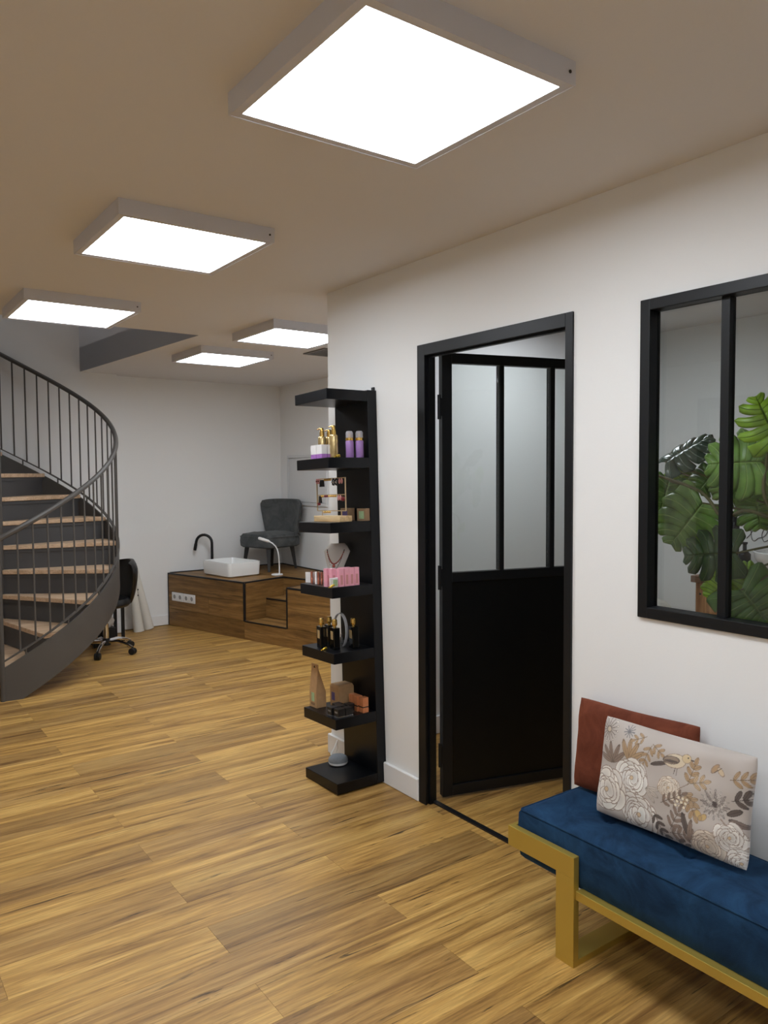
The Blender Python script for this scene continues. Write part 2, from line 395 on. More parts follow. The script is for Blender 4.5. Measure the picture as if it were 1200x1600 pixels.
# shaft above the opening
sh = MB()
sh.prism([(hx(HY0),HY0),(hx(HY0)+.1,HY0),(hx(HY1)+.1,HY1),(hx(HY1),HY1)], H+0.0005, 4.9)
sh.box(HX0-.1, HX0, HY0, HY1, H+0.22, 4.9)
sh.box(HX0-.1, hx(HY0)+.1, HY0-.1, HY0, H+0.22, 4.9)
sh.box(HX0-.1, hx(HY0)+.1, HY0-.1, HY1+.1, 4.9, 5.0)
struct(sh.build('wall_stairwell', 'soffit'), 'grey side of the stair opening in the ceiling')

# walls -------------------------------------------------------------
DY0, DY1, DZ = 1.868, 2.735, 2.073         # door opening
WY0, WY1, WZ0, WZ1 = 0.47, 1.5716, 1.0355, 2.0693  # window outer frame
pw = MB()
pw.box(A, A+T, DY1, YC, 0, H)
pw.box(A, A+T, DY0, DY1, DZ, H)
pw.box(A, A+T, WY1-0.01, DY0, 0, H)
pw.box(A, A+T, WY0+.01, WY1-0.01, 0, WZ0+.01)
pw.box(A, A+T, WY0+.01, WY1-0.01, WZ1-.01, H)
pw.box(A, A+T, YB, WY0+.01, 0, H)
struct(pw.build('wall_right', 'wall'), 'white partition wall with the black framed door and window')
struct(MB().box(A+T, XT, YC-0.1, YC, 0, H).build('wall_treatment_side', 'wall'), 'white side wall inside the treatment room')
struct(MB().box(XT, XT+0.1, YB, YC, 0, H).build('wall_treatment_far', 'wall'), 'white far wall inside the treatment room')
struct(MB().box(XR, XR+0.1, YC, YF, 0, H).build('wall_back_right', 'wall'), 'white wall behind the grey chair')
struct(MB().box(2.25, XR+0.1, YF, YF+0.1, 0, H).build('wall_back', 'wall'), 'white back wall behind the wooden podium')
struct(MB().box(XL-.1, 2.25, 7.45, YF+0.1, 0, 4.9).build('wall_stair_back', 'wall'), 'white wall behind the staircase')
struct(MB().box(XL-.1, XL, YB, 7.45, 0, H).build('wall_left', 'wall'), 'white left wall')
struct(MB().box(XL-.1, XT+.1, YB-.1, YB, 0, H).build('wall_front', 'wall'), 'white front wall')

def skirt(name, x0, x1, y0, y1, h=0.105):
    o = MB().box(x0, x1, y0, y1, 0, h).build(name, 'skirting', bevel=0.004, seg=1); return struct(o, 'white painted skirting board')
skirt('baseboard_right', A-0.016, A, DY1+0.012, YC+0.016)
skirt('baseboard_right_end', A, XR, YC, YC+0.016)
skirt('baseboard_right_near', A-0.016, A, YB, DY0-0.02)
skirt('baseboard_back', 2.265, 2.735, YF-0.016, YF, 0.10)
skirt('baseboard_stair', XL, 2.266, 7.434, 7.45, 0.10)
skirt('baseboard_left', XL, XL+0.016, YB, 7.43)
skirt('baseboard_treatment', A+T, XT, YC-0.116, YC-0.1)

# a glazed door set in the left wall (what the window glass mirrors)
dl = empty('door_2', (XL, 3.0, 0)); struct(dl, 'grey framed glazed double door in the left wall')
for (y0, y1, z0, z1) in ((-.95,-.85,0,2.15),(.85,.95,0,2.15),(-.95,.95,2.05,2.15),(-.05,.05,0,2.05),(-.85,-.05,1.05,1.13),(.05,.85,1.05,1.13)):
    MB().box(0.0, 0.05, y0, y1, z0, z1).build('frame_bar', 'door_grey', dl)
for y0 in (-.85, .05):
    for z0, z1 in ((0.0, 1.05), (1.13, 2.05)):
        MB().box(0.0, 0.02, y0, y0+.8, z0, z1).build('panel', 'door_white', dl)

# ================================================================== door in the partition
tr = empty('trim_1', (A, DY0, 0)); struct(tr, 'black metal door frame')
FZ, FL, FR = 2.0847, 2.7469, 1.8547
def part(name, m, parent, off, *boxes, bevel=0.0):
    b = MB()
    for x0, x1, y0, y1, z0, z1 in boxes: b.box(x0-off[0], x1-off[0], y0-off[1], y1-off[1], z0-off[2], z1-off[2])
    return b.build(name, m, parent, bevel=bevel)
OFF = (A, DY0, 0)
part('jamb', 'black_metal', tr, OFF, (A-.010, A+.0, FL-.052, FL, 0, FZ), (A, A+T+.004, DY1-.034, DY1-.001, 0, DZ-.001), bevel=.002)
part('jamb_stop', 'black_metal', tr, OFF, (A+.012, A+.032, DY1-.046, DY1-.034, 0, DZ-.02))
part('jamb', 'black_metal', tr, OFF, (A-.010, A+.0, FR, FR+.034, 0, FZ), (A, A+T+.004, DY0+.001, DY0+.024, 0, DZ-.001), bevel=.002)
part('head', 'black_metal', tr, OFF, (A-.010, A, FR+.034, FL-.052, FZ-.05, FZ), (A, A+T+.004, DY0+.024, DY1-.034, DZ-.035, DZ-.001), bevel=.002)
part('head_stop', 'black_metal', tr, OFF, (A+.012, A+.032, DY0+.024, DY1-.046, DZ-.045, DZ-.035))
t2 = struct(MB().box(A+.030, A+.056, DY0+.025, DY1-.035, -0.001, 0.007).build('trim_2', 'black_trim'), 'black threshold bar under the door')
hp = Vector((2.268, 2.712, 0.012)); hang = math.atan2(-.27, .963)
dr = empty('door_1', hp, (0,0,hang)); struct(dr, 'open black steel door with three glass panes above a solid panel')
LW, LH, LT = 0.815, 2.045, 0.036
def dp(name, m, x0, x1, z0, z1, y0=-LT/2, y1=LT/2, bevel=0.0015): return MB().box(x0, x1, y0, y1, z0, z1).build(name, m, dr, bevel=bevel, seg=1)
dp('stile', 'black_metal', 0, .050, 0, LH); dp('stile', 'black_metal', LW-.05, LW, 0, LH)
dp('rail', 'black_metal', .050, LW-.05, LH-.046, LH); dp('rail', 'black_metal', .050, LW-.05, 1.0, 1.044); dp('rail', 'black_metal', .050, LW-.05, 0, .05)
dp('glazing_bar', 'black_metal', .294, .318, 1.044, LH-.046); dp('glazing_bar', 'black_metal', .566, .592, 1.044, LH-.046)
dp('panel', 'black_panel', .050, LW-.05, .05, 1.0, -.008, .008, bevel=0)
for x0, x1 in ((.05,.294),(.318,.566),(.592,LW-.05)): dp('pane', 'glass', x0, x1, 1.044, LH-.046, -.003, .003, bevel=0)
for z in (1.80, 1.025, .20):
    MB().lathe([(.008, -.055), (.008, .055)], 12, (-.014, -LT/2, z)).box(-.016, .0, -LT/2-.004, -LT/2+.004, z-.04, z+.04).build('hinge', 'black_metal', dr)

# ================================================================== window in the partition
wn = empty('window_1', (A, WY1, WZ0)); struct(wn, 'black framed interior window with upright glazing bars')
OW = (A, WY1, WZ0); FW = 0.036
part('frame_bar', 'black_metal', wn, OW, (A-.012, A+T-.008, WY1-FW, WY1, WZ0, WZ1), bevel=.002)
part('frame_bar', 'black_metal', wn, OW, (A-.012, A+T-.008, WY0, WY0+FW, WZ0, WZ1), bevel=.002)
part('frame_bar', 'black_metal', wn, OW, (A-.012, A+T-.008, WY0+FW, WY1-FW, WZ1-FW, WZ1), bevel=.002)
part('frame_bar', 'black_metal', wn, OW, (A-.012, A+T-.008, WY0+FW, WY1-FW, WZ0, WZ0+FW), bevel=.002)
ys = [WY1-FW]
edges = [1.304, 1.277, 1.037, 1.010, 0.770, 0.743]
for i in range(0, 6, 2):
    part('glazing_bar', 'black_metal', wn, OW, (A+.012, A+.046, edges[i+1], edges[i], WZ0+FW, WZ1-FW), bevel=.001)
pb = [WY1-FW] + edges + [WY0+FW]
for i in range(0, 8, 2):
    part('pane', 'glass', wn, OW, (A+.030, A+.035, pb[i+1], pb[i], WZ0+FW, WZ1-FW))

# ================================================================== ceiling lamps
lamp0 = empty('ceiling_lamp')
LO, LI, LHGT = 0.298, 0.272, 0.056
b = MB().box(-LO, LO, LO-.004, LO, -LHGT, 0).box(-LO, LO, -LO, -LO+.004, -LHGT, 0).box(-LO, -LO+.004, -LO+.004, LO-.004, -LHGT, 0).box(LO-.004, LO, -LO+.004, LO-.004, -LHGT, 0)
for x0, x1, y0, y1 in ((-LO+.004, LO-.004, LI, LO-.004), (-LO+.004, LO-.004, -LO+.004, -LI), (-LO+.004, -LI, -LI, LI), (LI, LO-.004, -LI, LI)):
    b.box(x0, x1, y0, y1, -LHGT+.002, -LHGT+.006)
b.build('frame', 'lamp_frame', lamp0)
MB().box(-LI, LI, -LI, LI, -LHGT+.004, -LHGT+.012).build('diffuser', 'diffuser', lamp0)
s = MB().lathe([(.004, 0), (.004, .002)], 10); s.xf(Matrix.Rotation(PI/2, 4, 'X')); s.build('screw', 'screw', lamp0, loc=(LO-.02, -LO, -LHGT/2))
LAMPS = [((1.138, 1.525), 'square LED ceiling panel over the blue bench and window, the one nearest the black door'),
         ((1.135, 3.006), 'square LED ceiling panel in the middle of the row of three'),
         ((1.132, 4.568), 'square LED ceiling panel right beside the stair opening'),
         ((2.541, 4.563), 'square LED ceiling panel partly hidden by the partition wall corner, beside the vent'),
         ((2.552, 5.725), 'square LED ceiling panel above the podium, deepest in the back room'),
         ((1.140, -0.10), 'unseen square LED ceiling panel added at the front wall end of the long row'),  # unseen, added behind the camera to brighten bench and wall
         ((-0.40, -0.10), 'unseen square LED ceiling panel added in the front corner beside the left wall'),  # this and the next: unseen panels added for more floor bounce
         ((-0.40, 1.525), 'unseen square LED ceiling panel added near the left wall, opposite the bench'),
         ]
for i, ((x, y), lb) in enumerate(LAMPS):
    o = lamp0 if i == 0 else copy_tree(lamp0)
    o.location = (x, y, H); tag(o, lb, 'ceiling lamp', 'square ceiling panels')

# unseen weaker panel, added to brighten the treatment room
M['diffuser_dim'] = emit('added_treatment_diffuser', PANEL_TINT, PANEL_POWER*0.8)
tl = empty('ceiling_lamp', (3.30, 2.72, H)); tag(tl, 'unseen square LED ceiling panel added inside the treatment room', 'ceiling lamp', 'square ceiling panels')
for chd in [k for k in bpy.data.objects if k.parent == lamp0]:
    c_ = chd.copy(); COL.objects.link(c_); c_.parent = tl
    if chd.name.startswith('diffuser'):
        c_.data = chd.data.copy(); c_.data.materials[0] = M['diffuser_dim']
# unseen faint panel added on the floor above to lighten the stairwell
M['diffuser_up'] = emit('added_upstairs_diffuser', PANEL_TINT, PANEL_POWER*0.28)
ul_ = empty('ceiling_lamp', (1.1, 6.0, 4.9)); tag(ul_, 'unseen square ceiling panel added upstairs above the stair opening', 'ceiling lamp', 'square ceiling panels')
for chd in [k for k in bpy.data.objects if k.parent == lamp0]:
    c_ = chd.copy(); COL.objects.link(c_); c_.parent = ul_
    if chd.name.startswith('diffuser'):
        c_.data = chd.data.copy(); c_.data.materials[0] = M['diffuser_up']
# ceiling vent
vt = empty('ceiling_vent', (3.235, 5.20, H)); tag(vt, 'small grey ventilation grille in the ceiling beside a lamp', 'vent')
MB().box(-.15, .15, -.15, .15, -.004, 0).build('backing', 'vent_dark', vt)
MB().box(-.16,.16,.14,.16,-.01,0).box(-.16,.16,-.16,-.14,-.01,0).box(-.16,-.14,-.14,.14,-.01,0).box(.14,.16,-.14,.14,-.01,0).build('frame', 'wire', vt)
for k in range(5): MB().box(-.14, .14, -.11+k*.055-.012, -.11+k*.055+.012, -.010, -.004).build('slat', 'wire', vt)

# electrical cupboard door on the back right wall
ep = empty('wall_cupboard', (XR, 7.0, 1.18)); tag(ep, 'flush white cupboard door set in the wall behind the grey chair', 'cupboard')
MB().box(-.016, 0, -.42, .39, 0, .03).box(-.016, 0, -.42, .39, .50, .53).box(-.016, 0, -.42, -.39, .03, .50).box(-.016, 0, .36, .39, .03, .50).build('frame', 'cup', ep, bevel=.002)
MB().box(-.012, 0, -.384, .354, .036, .494).build('door', 'cup', ep, bevel=.002)

# ================================================================== staircase
SC = (1.017, 6.529); SR = 0.895; SK = 0.487
st = empty('spiral_staircase', (SC[0], SC[1], 0)); tag(st, 'grey metal spiral staircase with pale wooden treads and thin balusters', 'staircase')
def hel(th, r, z): return (r*math.sin(th), -r*math.cos(th), z)
def rz(z0, th): return z0 + SK*th
TH0, TH1 = math.radians(-7.5), math.radians(278)
NS = 150
ths = [TH0 + (TH1-TH0)*i/NS for i in range(NS+1)]
# stringer: curved plate
sb = MB(); vs = []
for th in ths:
    zt = rz(0.328-0.043, th); zb = max(0.0, rz(0.0, th))
    for r in (SR-.006, SR+.006): vs += [hel(th, r, zb), hel(th, r, zt)]
fs = []
for i in range(NS):
    a0, b0 = i*4, (i+1)*4
    fs += [(a0+2,b0+2,b0+3,a0+3), (a0,a0+1,b0+1,b0), (a0+1,a0+3,b0+3,b0+1), (a0,b0,b0+2,a0+2)]
fs += [(0,2,3,1), (NS*4, NS*4+1, NS*4+3, NS*4+2)]
sb.add(vs, fs).build('stringer', 'stair_grey', st, smooth=True)
MB().tube([hel(th, SR, rz(1.155, th)) for th in ths], .0185, 8).build('handrail', 'stair_grey', st, smooth=True)
MB().sweep_rect([hel(th, SR, rz(0.328, th)) for th in ths], .022, .010).build('lower_rail', 'stair_grey', st)
p0 = hel(TH0, SR, 0)
MB().lathe([(.016, 0), (.016, rz(1.16, TH0))], 12, (p0[0], p0[1], 0)).build('newel_post', 'stair_grey', st, smooth=True)
bal = MB().lathe([(.0065, 0), (.0065, 0.827)], 8).mesh('baluster', True); bal.materials.append(M['stair_grey'])
nb = 0
th = TH0 + math.radians(7.3)
while th < TH1-0.02:
    o = bpy.data.objects.new('baluster', bal); COL.objects.link(o); o.parent = st; o.location = hel(th, SR, rz(0.328, th)); th += math.radians(6.4); nb += 1
MB().lathe([(.06, 0), (.06, 3.2)], 20).build('centre_column', 'stair_grey', st, smooth=True)
# brackets between stringer and lower rail
for k in range(14):
    th = math.radians(2 + k*19.2)
    MB().lathe([(.006, 0), (.006, .045)], 6, hel(th, SR, rz(0.285, th))).build('spacer', 'stair_grey', st)
STEP, RISE = math.radians(22.3), 0.185
RI, RO = 0.058, SR-.007
for i in range(-2, 11):
    t0 = math.radians(33.3) + i*STEP; z = 0.605 + i*RISE
    t1 = t0 + STEP + math.radians(1.2)
    # tread: wedge with a nosing 25 mm proud of the riser
    n = 6; nose = 0.025
    def wedge(ta, tb, z0, z1, nz):
        pts = []
        d = Vector((-math.cos(ta), -math.sin(ta)))   # backwards along the walking direction
        for r in (RI, RO): pts.append((r*math.sin(ta) + d.x*nz, -r*math.cos(ta) + d.y*nz))
        for q in range(n+1):
            a = ta + (tb-ta)*q/n; pts.append((RO*math.sin(a), -RO*math.cos(a)))
        for q in range(n, -1, -1):
            a = ta + (tb-ta)*q/n; pts.append((RI*math.sin(a), -RI*math.cos(a)))
        return MB().prism(pts[:2] + pts[3:-1], z0, z1)
    wedge(t0, t1, z-.032, z, nose*0.7).build('tread', 'tread', st, bevel=.003, seg=1)
    zb = max(0.0, z-RISE) if i > -2 else 0.0
    d = Vector((math.cos(t0), math.sin(t0), 0))
    a0 = Vector(hel(t0, RI, 0)); a1 = Vector(hel(t0, RO-.004, 0))
    q = [a0 + d*.006, a1 + d*.006, a1 + d*.018, a0 + d*.018]
    MB().hexa([(p.x, p.y, zb) for p in q], [(p.x, p.y, z-.032) for p in q]).build('riser', 'riser_grey', st)
    # cove strip below each nosing
    q = [a0 - d*.004, a1 - d*.004, a1 + d*.006, a0 + d*.006]
    MB().hexa([(p.x, p.y, z-.058) for p in q], [(p.x, p.y, z-.032) for p in q]).build('cove_strip', 'riser_grey', st)

# ================================================================== podium
PD = Vector((.267, -.964)).normalized(); PN = Vector((-PD.y, PD.x))   # along the front, inwards
P0 = Vector((2.743, YF-.010))
PZ = 0.525
def pp(s, d=0.0): v = P0 + PD*s + PN*d; return (v.x, v.y)
S1, S2, SE = 1.15, 1.705, 2.75
pod = empty('podium', (P0.x, P0.y, 0)); tag(pod, 'oak clad pedicure podium with black edge trim and a stepped notch', 'podium')
def rel(pts): return [(x-P0.x, y-P0.y) for x, y in pts]
e_ = pp(SE); 
poly = [pp(0.0, .004), pp(S1, .004), pp(S1, .5), pp(S2, .5), pp(S2, .004), pp(SE, .004), (XR-.003, e_[1]+ (XR-e_[0])*PN.y/PN.x), (XR-.003, YF-.003)]
poly[0] = (poly[0][0], min(poly[0][1], YF-.003))
MB().prism(rel(poly), 0, PZ-.004).build('body', 'podium', pod)
ang = math.atan2(PD.y, PD.x)
def lp(name, m, s0, s1, d0, d1, z0, z1, tone=None, bevel=0.0):
    """box in podium axes: s along the front, d inwards"""
    c = pp((s0+s1)/2, (d0+d1)/2)
    o = MB().box(-(s1-s0)/2, (s1-s0)/2, -(d1-d0)/2, (d1-d0)/2, -(z1-z0)/2, (z1-z0)/2).build(name, m, pod, loc=(c[0]-P0.x, c[1]-P0.y, (z0+z1)/2), rot=(0,0,ang), bevel=bevel)
    t = tone if tone else rnd.choice([.88, .95, 1.0, 1.05]); o.color = (t, t, t, 1); return o
G = .0012
bb = lambda s0, s1, z0, z1, tone=None: lp('front_board', 'podium', s0+G, s1-G, -.004, .004, z0+G, z1-G, tone)
bb(.012, S1, 0, .172, .84); bb(S1, 2.33, 0, .172, 1.0); bb(2.33, SE, 0, .172, .95)
bb(.012, .64, .172, .345, .96); bb(.64, S1-.012, .172, .345, 1.04)
bb(.012, S1-.012, .345, PZ-.012, .92)
bb(S2+.012, SE, .172, .345, 1.06); bb(S2+.012, SE, .345, PZ-.012, 1.02)
# steps in the notch
lp('step', 'podium', S1, S2, .004, .5, 0, .165, 1.1); lp('step', 'podium', S1, S2, .27, .5, .165, .345, 1.05)
lp('riser_board', 'podium', S1+.004, S2-.004, .262, .27, .170, .333, .98); lp('riser_board', 'podium', S1+.004, S2-.004, .492, .5, .347, PZ-.012, .98)
lp('side_board', 'podium_y', S1-.003, S1+.004, .02, .49, .170, PZ-.012, .98); lp('side_board', 'podium_y', S2-.004, S2+.003, .02, .49, .170, PZ-.012, .98)
# top boards, four rows parallel to the front
for k in range(2):
    d0, d1 = .012+k*.239, .012+(k+1)*.239
    lp('top_board', 'podium', .14, S1-.012, d0+G, d1-G, PZ-.006, PZ, rnd.choice([.98, 1.06]))
    lp('top_board', 'podium', S2+.012, SE, d0+G, d1-G, PZ-.006, PZ, rnd.choice([.98, 1.06]))
for (s0, s1, d0, d1) in ((.20, S1+.1, .502, .70), (S1+.1, 2.25, .502, .70), (.26, S1-.1, .70, .89), (S1-.1, 1.56, .70, .89)):
    lp('top_board', 'podium', s0+G, s1-G, d0+G, d1-G, PZ-.006, PZ, rnd.choice([.95, 1.0, 1.05]))
# black edge trim
tk = lambda *a: lp('edge_trim', 'black_trim', *a)
tk(.0, S1, -.006, .012, PZ-.012, PZ+.002); tk(S2, SE, -.006, .012, PZ-.012, PZ+.002)
tk(S1-.012, S1+.005, .012, .502, PZ-.012, PZ+.002); tk(S2-.005, S2+.012, .012, .502, PZ-.012, PZ+.002)
tk(S1+.005, S2-.005, .488, .502, PZ-.012, PZ+.002)
tk(.0, .012, -.006, .012, 0, PZ-.012)
tk(S1-.012, S1+.005, -.006, .012, .165, PZ-.012); tk(S2-.005, S2+.012, -.006, .012, .165, PZ-.012)
tk(S1+.005, S2-.005, -.006, .012, .160, .172); tk(S1+.005, S2-.005, .262, .276, .337, .349)
c0 = (2.75-P0.x, 0)
MB().box(.02, XR-P0.x-.002, -.010, .006, PZ-.004, PZ+.006).box(XR-P0.x-.014, XR-P0.x-.002, -2.2, -.014, PZ-.004, PZ+.006).build('edge_trim', 'black_trim', pod)

# sockets
for j, (s0, nm) in enumerate(((.072, 'left'), (.258, 'right'))):
    c = pp(s0+.092, -.004); so = empty('wall_socket', (c[0], c[1], .297), (0, 0, ang))
    tag(so, ['white double power socket on the podium front, beside the back wall', 'white double power socket on the podium front, on the side of the steps'][j], 'socket', 'podium sockets')
    MB().box(-.090, .090, -.010, 0, -.043, .043).build('plate', 'white_plastic', so, bevel=.004)
    for sx in (-.044, .044):
        r = MB().lathe([(.030, 0), (.030, .003), (.022, .003), (.020, -.004)], 20, cap=False); r.xf(Matrix.Rotation(PI/2, 4, 'X')); rg = r.build('ring', 'white_plastic', so, smooth=True, loc=(sx, -.010, 0))
        r = MB().lathe([(.022, 0), (.022, .001)], 16); r.xf(Matrix.Rotation(PI/2, 4, 'X')); r.build('recess', 'grey_hole', so, loc=(sx, -.010, 0))

# basin ---------------------------------------------------------------
bc = (3.19, 7.02)
bs = empty('wash_basin', (bc[0], bc[1], PZ+.002), (0, 0, math.radians(-82))); tag(bs, 'white rectangular ceramic vessel basin standing on the podium', 'basin')
def rrect(hx_, hy_, r, n=5):
    pts = []
    for cx, cy, a0 in ((hx_-r, hy_-r, 0), (-hx_+r, hy_-r, PI/2), (-hx_+r, -hy_+r, PI), (hx_-r, -hy_+r, 3*PI/2)):
        for q in range(n+1): a = a0 + PI/2*q/n; pts.append((cx+r*math.cos(a), cy+r*math.sin(a)))
    return pts
def loft(rings, name, m, parent, close=True):
    n = len(rings[0]); vs = [p for r in rings for p in r]
    fs = [(i*n+k, i*n+(k+1)%n, (i+1)*n+(k+1)%n, (i+1)*n+k) for i in range(len(rings)-1) for k in range(n)]
    if close: fs += [tuple(range(n-1,-1,-1)), tuple((len(rings)-1)*n+k for k in range(n))]
    return MB().add(vs, fs).build(name, m, parent, smooth=True)
rings = []
for hx_, hy_, r, z in ((.225,.165,.03,0),(.240,.178,.035,.012),(.248,.186,.04,.13),(.246,.184,.038,.138),(.236,.174,.034,.138),(.234,.172,.034,.130),(.215,.155,.04,.03),(.19,.13,.04,.018)):
    rings.append([(x, y, z) for x, y in rrect(hx_, hy_, r)])
loft(rings, 'bowl', 'porcelain', bs)
MB().lathe([(.022, .018), (.022, .022), (.012, .023)], 16).build('drain', 'chrome', bs, smooth=True)
# tap
fa = empty('basin_tap', (3.155, 7.405, PZ+.001)); tag(fa, 'matt black gooseneck tap beside the ceramic basin', 'tap')
dirx = Vector((-.80, .58, 0)).normalized()
path = [(0,0,0), (0,0,.12), (0,0,.26)]
for q in range(0, 11):
    a = PI*q/10*0.93; path.append(tuple(dirx*(.08-.08*math.cos(a)) + Vector((0,0,.29+.08*math.sin(a)))))
end = Vector(path[-1]); path.append(tuple(end + Vector((0,0,-.03)) + dirx*.006))
MB().tube(path, .014, 12).build('spout', 'black_metal', fa, smooth=True)
MB().tube([tuple(end + Vector((0,0,-.03)) + dirx*.006), tuple(end + Vector((0,0,-.095)) + dirx*.018)], .0165, 12).build('spray_head', 'black_metal', fa, smooth=True)
MB().lathe([(.026, 0), (.026, .01), (.018, .02), (.018, .10), (.014, .11)], 16).build('base', 'black_metal', fa, smooth=True)
MB().tube([(0,0,.075), tuple(-dirx*.03 + Vector((0,0,.08))), tuple(-dirx*.07 + Vector((0,0,.10)))], .007, 8).build('lever', 'black_metal', fa, smooth=True)

# lamp ---------------------------------------------------------------
dlp = empty('desk_lamp', (3.525, 6.70, PZ+.002)); tag(dlp, 'small white gooseneck desk lamp at the edge of the podium', 'lamp')
MB().lathe([(.055, 0), (.056, .006), (.052, .012), (.01, .014)], 24).build('base', 'white_plastic', dlp, smooth=True)
ld = Vector((-.76, .64, 0)).normalized()
pth = [(.02,-.01,.01), (.02,-.01,.10), (.018,-.008,.18)] + [tuple(Vector((.016,-.006,.0)) + ld*x + Vector((0,0,z))) for x, z in ((.008,.235),(.028,.28),(.06,.31),(.09,.325))]
MB().tube(pth, .0065, 10).build('gooseneck', 'white_plastic', dlp, smooth=True)
hd = [tuple(Vector((.016,-.006,0)) + ld*x + Vector((0,0,z))) for x, z in ((.085,.324),(.10,.33),(.15,.346),(.19,.358),(.20,.360))]
MB().tube(hd, [.008,.014,.016,.015,.009], 12).build('lamp_head', 'white_plastic', dlp, smooth=True)

# chair ---------------------------------------------------------------
ch = empty('cocktail_chair', (3.70, 7.17, PZ+.003), (0, 0, math.atan2(-PN.y, -PN.x)+PI/2)); tag(ch, 'grey velvet cocktail chair with black legs on the podium', 'chair')
# local: front = -Y, width = X
rings = []
for k, (hw, hd_, z) in enumerate(((.210,.225,.235),(.227,.240,.25),(.231,.244,.30),(.227,.240,.345),(.210,.225,.372),(.13,.14,.385))):
    rings.append([(x*(1.0 - .07*(y/hd_ > .0)*(y/hd_)), y, z + (.008 if abs(x) < .1 else 0)*(k == 5)) for x, y in rrect(hw, hd_, .06 if k < 5 else .04, 5)])
loft(rings, 'seat', 'grey_velvet', ch)
MB().tube([(x, y, .345) for x, y in rrect(.229, .242, .06)] + [(.229, .182, .345)], .004, 6).build('piping', 'grey_velvet', ch, smooth=True)
bk = MB(); NX, NZ = 20, 12; vs = []
for side in (0, 1):
    for j in range(NZ+1):
        t = j/NZ; z = .30 + t*.42
        hw = .205 + .095*min(1, t*1.25)**.8 - (.03*(max(0, t-.93)/.07) if t > .93 else 0)
        for i in range(NX+1):
            u = -1 + 2*i/NX
            y = .185 + .055*t - .11*abs(u)**2.6*(0.45+.55*t) + (.052 if side else 0)*(1-.35*abs(u)**4)
            zz = z - .015*abs(u)**6*(t > .9)
            vs.append((u*hw, y, zz))
W1 = NX+1; S_ = W1*(NZ+1)
fs = []
for j in range(NZ):
    for i in range(NX):
        a = j*W1+i; fs.append((a, a+1, a+1+W1, a+W1)); fs.append((S_+a, S_+a+W1, S_+a+1+W1, S_+a+1))
for i in range(NX):
    fs.append((i, S_+i, S_+i+1, i+1)); a = NZ*W1+i; fs.append((a, a+1, S_+a+1, S_+a))
for j in range(NZ):
    a = j*W1; fs.append((a, a+W1, S_+a+W1, S_+a)); a = j*W1+NX; fs.append((a, S_+a, S_+a+W1, a+W1))
bk.add(vs, fs); o = bk.build('backrest', 'grey_velvet', ch, smooth=True, bevel=.012, seg=3)
for x, y in ((-.16,-.175),(.16,-.175),(-.15,.16),(.15,.16)):
    ex, ey = x*1.2, y*1.15
    MB().tube([(ex, ey, .002), (x, y, .245)], [.017, .033], 4).build('leg', 'dark_wood', ch)

# ================================================================== swivel stool and things under the stairs
so = empty('swivel_stool', (1.87, 6.66, 0)); tag(so, 'black padded swivel stool with chrome star base beside the staircase', 'stool')
for k in range(5):
    a = math.radians(-50 + 72*k); d = Vector((math.cos(a), math.sin(a), 0))
    MB().tube([tuple(d*.03+Vector((0,0,.10))), tuple(d*.12+Vector((0,0,.105))), tuple(d*.20+Vector((0,0,.085))), tuple(d*.25+Vector((0,0,.062)))], [.018,.015,.013,.011], 8).build('base_leg', 'chrome', so, smooth=True)
    cst = empty('caster', tuple(d*.25)); cst.parent = so
    n_ = Vector((-d.y, d.x, 0))
    wh = MB()
    for sgn in (-1, 1):
        wm = MB().lathe([(.014,-.010),(.027,-.009),(.029,0),(.027,.009),(.014,.010)], 16); wm.xf(Matrix.Translation(n_*sgn*.014+Vector((0,0,.029))) @ n_.to_track_quat('Z','Y').to_matrix().to_4x4()); wh.add(wm.v, wm.f)
    wh.build('wheel', 'rubber', cst, smooth=True)
    MB().lathe([(.008,.03),(.012,.045),(.008,.066)], 10).build('fork', 'rubber', cst, smooth=True)
MB().lathe([(.035,.07),(.038,.09),(.03,.125),(.022,.13)], 16).build('hub', 'rubber', so, smooth=True)
MB().lathe([(.022,.12),(.022,.25),(.016,.25),(.016,.40)], 14).build('gas_lift', 'chrome', so, smooth=True)
MB().lathe([(.10,.395),(.185,.40),(.205,.42),(.205,.445),(.19,.468),(.10,.478),(.01,.478)], 28).build('seat', 'black_leather', so, smooth=True)
# backrest: curved pad on +X side
vs = []; NX, NZ = 16, 10
for side in (0, 1):
    for j in range(NZ+1):
        t = j/NZ
        hw = .10 + .10*math.sin(min(1, t*1.15)*PI/2) - .07*max(0, (t-.75)/.25)**2
        for i in range(NX+1):
            u = -1+2*i/NX
            x = .20 + .035*t - .10*u*u*(.4+.6*t) + (.055*(1-.5*u**4)*(1-.4*abs(2*t-1)**3) if side else 0)
            vs.append((x, u*hw, .41 + .375*t - .02*u*u*(t > .9)))
W1 = NX+1; S_ = W1*(NZ+1); fs = []
for j in range(NZ):
    for i in range(NX):
        a = j*W1+i; fs.append((a, a+W1, a+1+W1, a+1)); fs.append((S_+a, S_+a+1, S_+a+1+W1, S_+a+W1))
for i in range(NX):
    fs.append((i, i+1, S_+i+1, S_+i)); a = NZ*W1+i; fs.append((a, S_+a, S_+a+1, a+1))
for j in range(NZ):
    a = j*W1; fs.append((a, S_+a, S_+a+W1, a+W1)); a = j*W1+NX; fs.append((a, a+W1, S_+a+W1, S_+a))
MB().add(vs, fs).build('backrest', 'black_leather', so, smooth=True, bevel=.012, seg=3, rot=(0,0,math.radians(16)))
for zz in (.47, .52): MB().sphere((.272, -.02, zz), .006, 8, 6).build('bolt', 'rubber', so)

